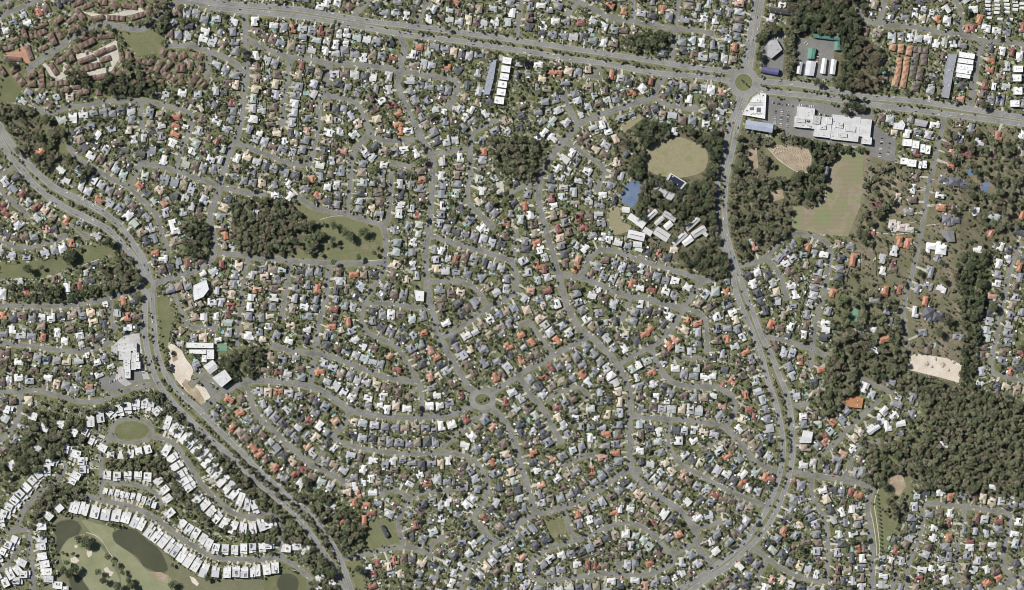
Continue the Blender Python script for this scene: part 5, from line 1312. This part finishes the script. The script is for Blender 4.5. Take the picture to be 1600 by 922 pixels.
# street trees on the verges
for wd, P in streets:
    for x, y, ux, uy in along(P, 7.0):
        for sg in (-1, 1):
            o = wd/2+rng.uniform(1.2, 3); cx, cy = x-uy*o*sg, y+ux*o*sg
            if rng.random() < .15 and near(cx, cy)[0] > .8 and not built[int(min(GH-1, max(0, gi(cy)))), int(min(GW-1, max(0, gi(cx))))]: trees.append((cx, cy, rng.uniform(1.3, 3.2), rng.choice('ddgl')))
# garden trees: darts in yards, larger ones first
dens = [(1500, 4.6, 6.6, .95), (5600, 3.1, 4.4, .85), (15000, 2.1, 3.1, .75), (38000, 1.1, 2.1, .6)]
for n, r0, r1, kf in dens:
    for k in range(n):
        x, y = rng.uniform(-50, 1650), rng.uniform(-50, 972); i, j = int(gi(y)), int(gi(x)); r = rng.uniform(r0, r1)
        if noveg[i, j] or cover[i, j] or lawn[i, j]: continue
        if dist[i, j] < r*.5+1.6: continue
        if acre_mask[i, j] and r > 1.6 and rng.random() < .6: continue
        if not free(noveg, rectpoly(x, y, r*.9, r*.9, .4)): continue
        trees.append((x, y, r, rng.choice('ddddggll' if r < 3.4 else 'dddggg'))); paint_disc(cover, x, y, r*kf)
print('trees', len(trees))
def tree_h(r_px, rr): return r_px*S*rr.uniform(1.5, 1.9)+2.2
def leaf_mesh(name, T, C3):
    """triangle soup from arrays T (n,3,3) and colours C3 (n,3)"""
    n = len(T); me = bpy.data.meshes.new(name); me.vertices.add(n*3); me.vertices.foreach_set('co', T.reshape(-1).astype(np.float32))
    me.loops.add(n*3); me.loops.foreach_set('vertex_index', np.arange(n*3, dtype=np.int32))
    me.polygons.add(n); me.polygons.foreach_set('loop_start', np.arange(0, n*3, 3, dtype=np.int32)); me.polygons.foreach_set('loop_total', np.full(n, 3, dtype=np.int32))
    at = me.color_attributes.new('Col', 'FLOAT_COLOR', 'CORNER'); cc = np.ones((n*3, 4), np.float32); cc[:, :3] = np.repeat(C3, 3, axis=0); at.data.foreach_set('color', cc.ravel())
    me.materials.append(M['leaf']); me.update(calc_edges=True); return me
def tint(col, n, g, amt=.22):
    return (np.array(col)*g.uniform(1-amt, 1+amt, (n, 1))*g.uniform(.95, 1.05, (n, 3))).astype(np.float32)
trees.sort(key=lambda q: -q[2] if inframe(q[0], q[1], -3) else 0)
solo_t, rest = trees[:300], trees[300:]
proto_c = {}
g = np.random.default_rng(3)
trunk_mb = MB()
def trunk(h, r):
    m = MB(); n = 6
    for (z0, r0), (z1, r1) in (((0, r), (h*.45, r*.7)), ((h*.45, r*.7), (h*.8, r*.25))):
        for k in range(n):
            a, b = k*2*math.pi/n, (k+1)*2*math.pi/n
            m.face([(r0*math.cos(a), r0*math.sin(a), z0), (r0*math.cos(b), r0*math.sin(b), z0), (r1*math.cos(b), r1*math.sin(b), z1), (r1*math.cos(a), r1*math.sin(a), z1)], (.16,.13,.10), 'bark')
    for k in range(4):
        a = k*1.7+.3; dx, dy = math.cos(a), math.sin(a); z = h*(.38+.07*k); e = h*.28
        m.face([(-dy*.12*r*2, dx*.12*r*2, z), (dy*.12*r*2, -dx*.12*r*2, z), (dx*e, dy*e, z+e*.9)], (.16,.13,.10), 'bark')
        m.face([(0, 0, z-.2), (0, 0, z+.2), (dx*e, dy*e, z+e*.9)], (.16,.13,.10), 'bark')
    return m
tk = trunk(1.0, .06).mesh('trunk')
for i, (x, y, r, k) in enumerate(solo_t):
    key = (k, i % 5)
    if key not in proto_c:
        T = crown_template(500+hash(key) % 97 if False else 500+'gdbl'.index(k)*10+i % 5, 620, 13); n = len(T)
        proto_c[key] = leaf_mesh('crown', T, tint(LEAFC[k][i % len(LEAFC[k])], n, g))
    rr = random.Random(i); h = tree_h(min(r, 9), rr); wx, wy = W(x, y); root = empty('tree', (wx, wy, 0), rr.uniform(0, 6.28))
    R_ = r*S*1.12; c = link('crown', proto_c[key], root, (0, 0, h-R_*.62 if h > R_*1.1 else R_*.45)); c.scale = (R_, R_*rr.uniform(.85, 1), R_*.9)
    t = link('trunk', tk, root); t.scale = (h*.7, h*.7, h*.9)
    nm_ = {'d': 'leafy_tree', 'g': 'gum_tree', 'b': 'brown_tree', 'l': 'bushy_tree'}[k]; root.name = nm_
    tag(root, None, 'tree', GROUPS['tree']); things.append((root, KW[k], x, y, 'tree'))
def pack(lst, name, label):
    Ts, Cs = [], []
    buck = {}
    for q in lst:
        sz = 'big' if q[2] > 3.3 else 'mid' if q[2] > 2.0 else 'small'
        buck.setdefault((sz, int(g.integers(0, len(TPL[sz])))), []).append(q)
    for (sz, ti), L in buck.items():
        T = TPL[sz][ti]; m = len(L); n = len(T)
        P = np.array([[*W(q[0], q[1])] for q in L]); r = np.array([q[2] for q in L])*S*1.12
        th = g.uniform(0, 6.28, m); c, s_ = np.cos(th)*r, np.sin(th)*r
        hh = r*g.uniform(1.5, 2.1, m)+1.4
        V = np.empty((m, n, 3, 3), np.float32)
        V[..., 0] = P[:, 0, None, None]+T[None, ..., 0]*c[:, None, None]-T[None, ..., 1]*s_[:, None, None]
        V[..., 1] = P[:, 1, None, None]+T[None, ..., 0]*s_[:, None, None]+T[None, ..., 1]*c[:, None, None]
        V[..., 2] = np.maximum((hh-r*.62)[:, None, None]+T[None, ..., 2]*(r*.95)[:, None, None], .6)
        col = np.array([LEAFC[q[3]][int(g.integers(0, len(LEAFC[q[3]])))] for q in L])*g.uniform(.8, 1.25, (m, 1))
        cc = col[:, None, :]*g.uniform(.75, 1.28, (m, n, 1))
        Ts.append(V.reshape(-1, 3, 3)); Cs.append(cc.reshape(-1, 3))
    T, Cc = np.concatenate(Ts), np.concatenate(Cs).astype(np.float32); print(name, len(T))
    return tag(link(name, leaf_mesh(name, T, Cc)), label, 'trees', kind='stuff')
pack(rest, 'tree_cover', 'smaller trees, shrubs and woodland crowns filling gardens and parks')
# young palms along the path at the right
for k in range(17):
    x, y = 1367.5+6.5*math.sin(min(1, k/12)*1.4), 772+k*6.3; wx, wy = W(x+1.2, y)
    root = empty('palm_tree', (wx, wy, 0), k*1.3); f = MB()
    for q in range(11):
        a = q*.571; ca, sa = math.cos(a), math.sin(a); L_ = 2.6; P = [(0,0,6.2), (ca*L_*.5, sa*L_*.5, 6.8), (ca*L_, sa*L_, 5.6)]
        for u, v in zip(P, P[1:]):
            f.face([(u[0]-sa*.3, u[1]+ca*.3, u[2]-.12), (u[0], u[1], u[2]), (v[0], v[1], v[2]), (v[0]-sa*.3, v[1]+ca*.3, v[2]-.12)], (.07,.10,.035), 'leaf')
            f.face([(u[0]+sa*.3, u[1]-ca*.3, u[2]-.12), (u[0], u[1], u[2]), (v[0], v[1], v[2]), (v[0]+sa*.3, v[1]-ca*.3, v[2]-.12)], (.07,.10,.035), 'leaf')
    link('crown', f.mesh('crown'), root); t = link('trunk', tk, root); t.scale = (3.4, 3.4, 7.7)
    GROUPS['palm'] = 'young palms beside the curving path'; tag(root, None, 'palm tree', GROUPS['palm']); things.append((root, 'young palm', x, y, 'palm'))
# ---------------------------------------------------------------- everything past the first 300 of a kind, one object each
for k, mb in STUFF.items():
    tag(link({'house': 'suburban_houses', 'garden_shed': 'garden_sheds', 'boundary_fence': 'back_yard_fences', 'car': 'parked_cars'}[k], mb.mesh(k+'_mass')),
        {'house': 'the remaining smaller houses of the suburb', 'garden_shed': 'the remaining garden sheds behind houses', 'boundary_fence': 'the remaining fences between back yards', 'car': 'the remaining cars parked and driving in the streets'}[k],
        {'house': 'houses', 'garden_shed': 'sheds', 'boundary_fence': 'fences', 'car': 'cars'}[k], kind='stuff')
# ---------------------------------------------------------------- labels
ANCH = [(1162,129,'the large round roundabout'), (754,624,'the oval roundabout'), (230,445,'the small left roundabout'), (1058,243,'the dry sports oval'), (985,303,'the blue sports court'),
 (1056,284,'the solar roofed school hall'), (1290,320,'the L shaped playing field'), (1305,198,'the big white shopping centre'), (205,565,'the small shopping centre'), (1463,573,'the sandy building site'),
 (300,595,'the bare dirt strip'), (415,355,'the woodland park'), (550,380,'the open park lawn'), (1510,690,'the big right forest'), (215,860,'the long golf lake'), (103,833,'the small golf lake'),
 (450,912,'the round pond'), (205,673,'the oval grass ring'), (1570,15,'the cabin park at the top edge'), (1235,247,'the dirt bike track'), (1290,65,'the green roofed depot'), (1203,111,'the purple vaulted shed'), (1186,198,'the pale blue hall'),
 (786,125,'the white apartment row'), (1408,115,'the orange villa rows'), (165,95,'the brown terrace villas'), (1335,628,'the orange tiled complex'), (1040,355,'the school blocks'), (1368,830,'the palm lined path'),
 (384,22,'the top left crossroads'), (505,148,'the top left side fork'), (622,109,'the crossing below the top avenue'), (657,211,'the upper fork of collectors'), (880,220,'the bend above the school'), (1060,45,'the top middle crossroads'),
 (1535,64,'the top right fork'), (1477,172,'the right end crossroads'), (345,292,'the crossing left of the woodland'), (505,580,'the crossing left of centre'), (670,365,'the fork in the middle'), (803,408,'the bend by the middle woods'),
 (872,430,'the fork below the school'), (1067,482,'the crossroads below the school'), (916,530,'the T junction near the centre'), (985,650,'the fork right of the oval roundabout'), (837,802,'the bottom centre junction'), (985,735,'the lower right fork'),
 (660,650,'the bottom of the curved middle block'), (570,475,'the corner left of the collector'), (740,600,'the last bend before the oval roundabout'), (1146,640,'the right horseshoe street'), (1236,738,'the lower right arterial crossroads'), (1291,908,'the bottom right bend'),
 (1577,802,'the far right corner street'), (1440,790,'the street under the forest'), (632,812,'the lower left loop street'), (535,873,'the bottom arterial junction'), (750,735,'the lower middle bend'), (470,712,'the long lower left street'),
 (385,602,'the corner beside the college'), (172,467,'the left side fork'), (32,612,'the left edge fork'), (150,265,'the left curved street'), (280,262,'the left straight street'), (85,295,'the upper left arterial bend'), (60,380,'the left villa crescent'),
 (1269,548,'the junction left of the acreage'), (1205,400,'the junction below the playing field'), (1570,460,'the far right long street'), (1440,340,'the acreage street'), (1160,455,'the central arterial bend'), (900,843,'the bottom loop street'), (1092,855,'the bottom right fork'),
 (450,110,'the first upper left side street'), (441,493,'the dead end left of centre'), (375,510,'the long street beside the college'), (735,280,'the street by the middle woods'), (555,240,'the street above the park lawn'), (1345,660,'the diagonal dead end street'), (1522,120,'the upper right short street'),
 (905,610,'the small hooked dead end'), (1050,690,'the street behind the horseshoe'), (1000,820,'the bottom loop bend'), (335,190,'the upper left trees'), (178,16,'the topmost row of brown villas'), (272,105,'the right cluster of brown villas'), (75,128,'the pale paved villa courtyard'), (60,65,'the leftmost brown villas'), (225,75,'the wedge shaped lawn')]
ORD = ['', 'second ', 'third ', 'fourth ', 'fifth ', 'sixth ', 'seventh ', 'eighth ', 'ninth ', 'tenth ', 'eleventh ', 'twelfth ', 'thirteenth ', 'fourteenth ', 'fifteenth ', 'sixteenth ', 'seventeenth ', 'eighteenth ', 'nineteenth ', 'twentieth ']
keyed = {}
for (o, desc, x, y, fam) in things:
    b = min(ANCH, key=lambda q: (q[0]-x)**2+(q[1]-y)**2); dx, dy = x-b[0], y-b[1]
    side = ('right of' if dx > 0 else 'left of') if abs(dx) > abs(dy) else ('below' if dy > 0 else 'above')
    keyed.setdefault((desc, b[2], side), []).append((math.hypot(dx, dy), o))
for (desc, an, side), L in keyed.items():
    L.sort(key=lambda q: q[0])
    for k, (d, o) in enumerate(L):
        if o is None: continue
        n_ = ORD[k] if k < len(ORD) else 'number %d ' % (k+1)
        o['label'] = f"{desc}, {n_}nearest {side} {an}" if k else f"{desc} nearest of all {side} {an}"
print('objects', len(bpy.data.objects))
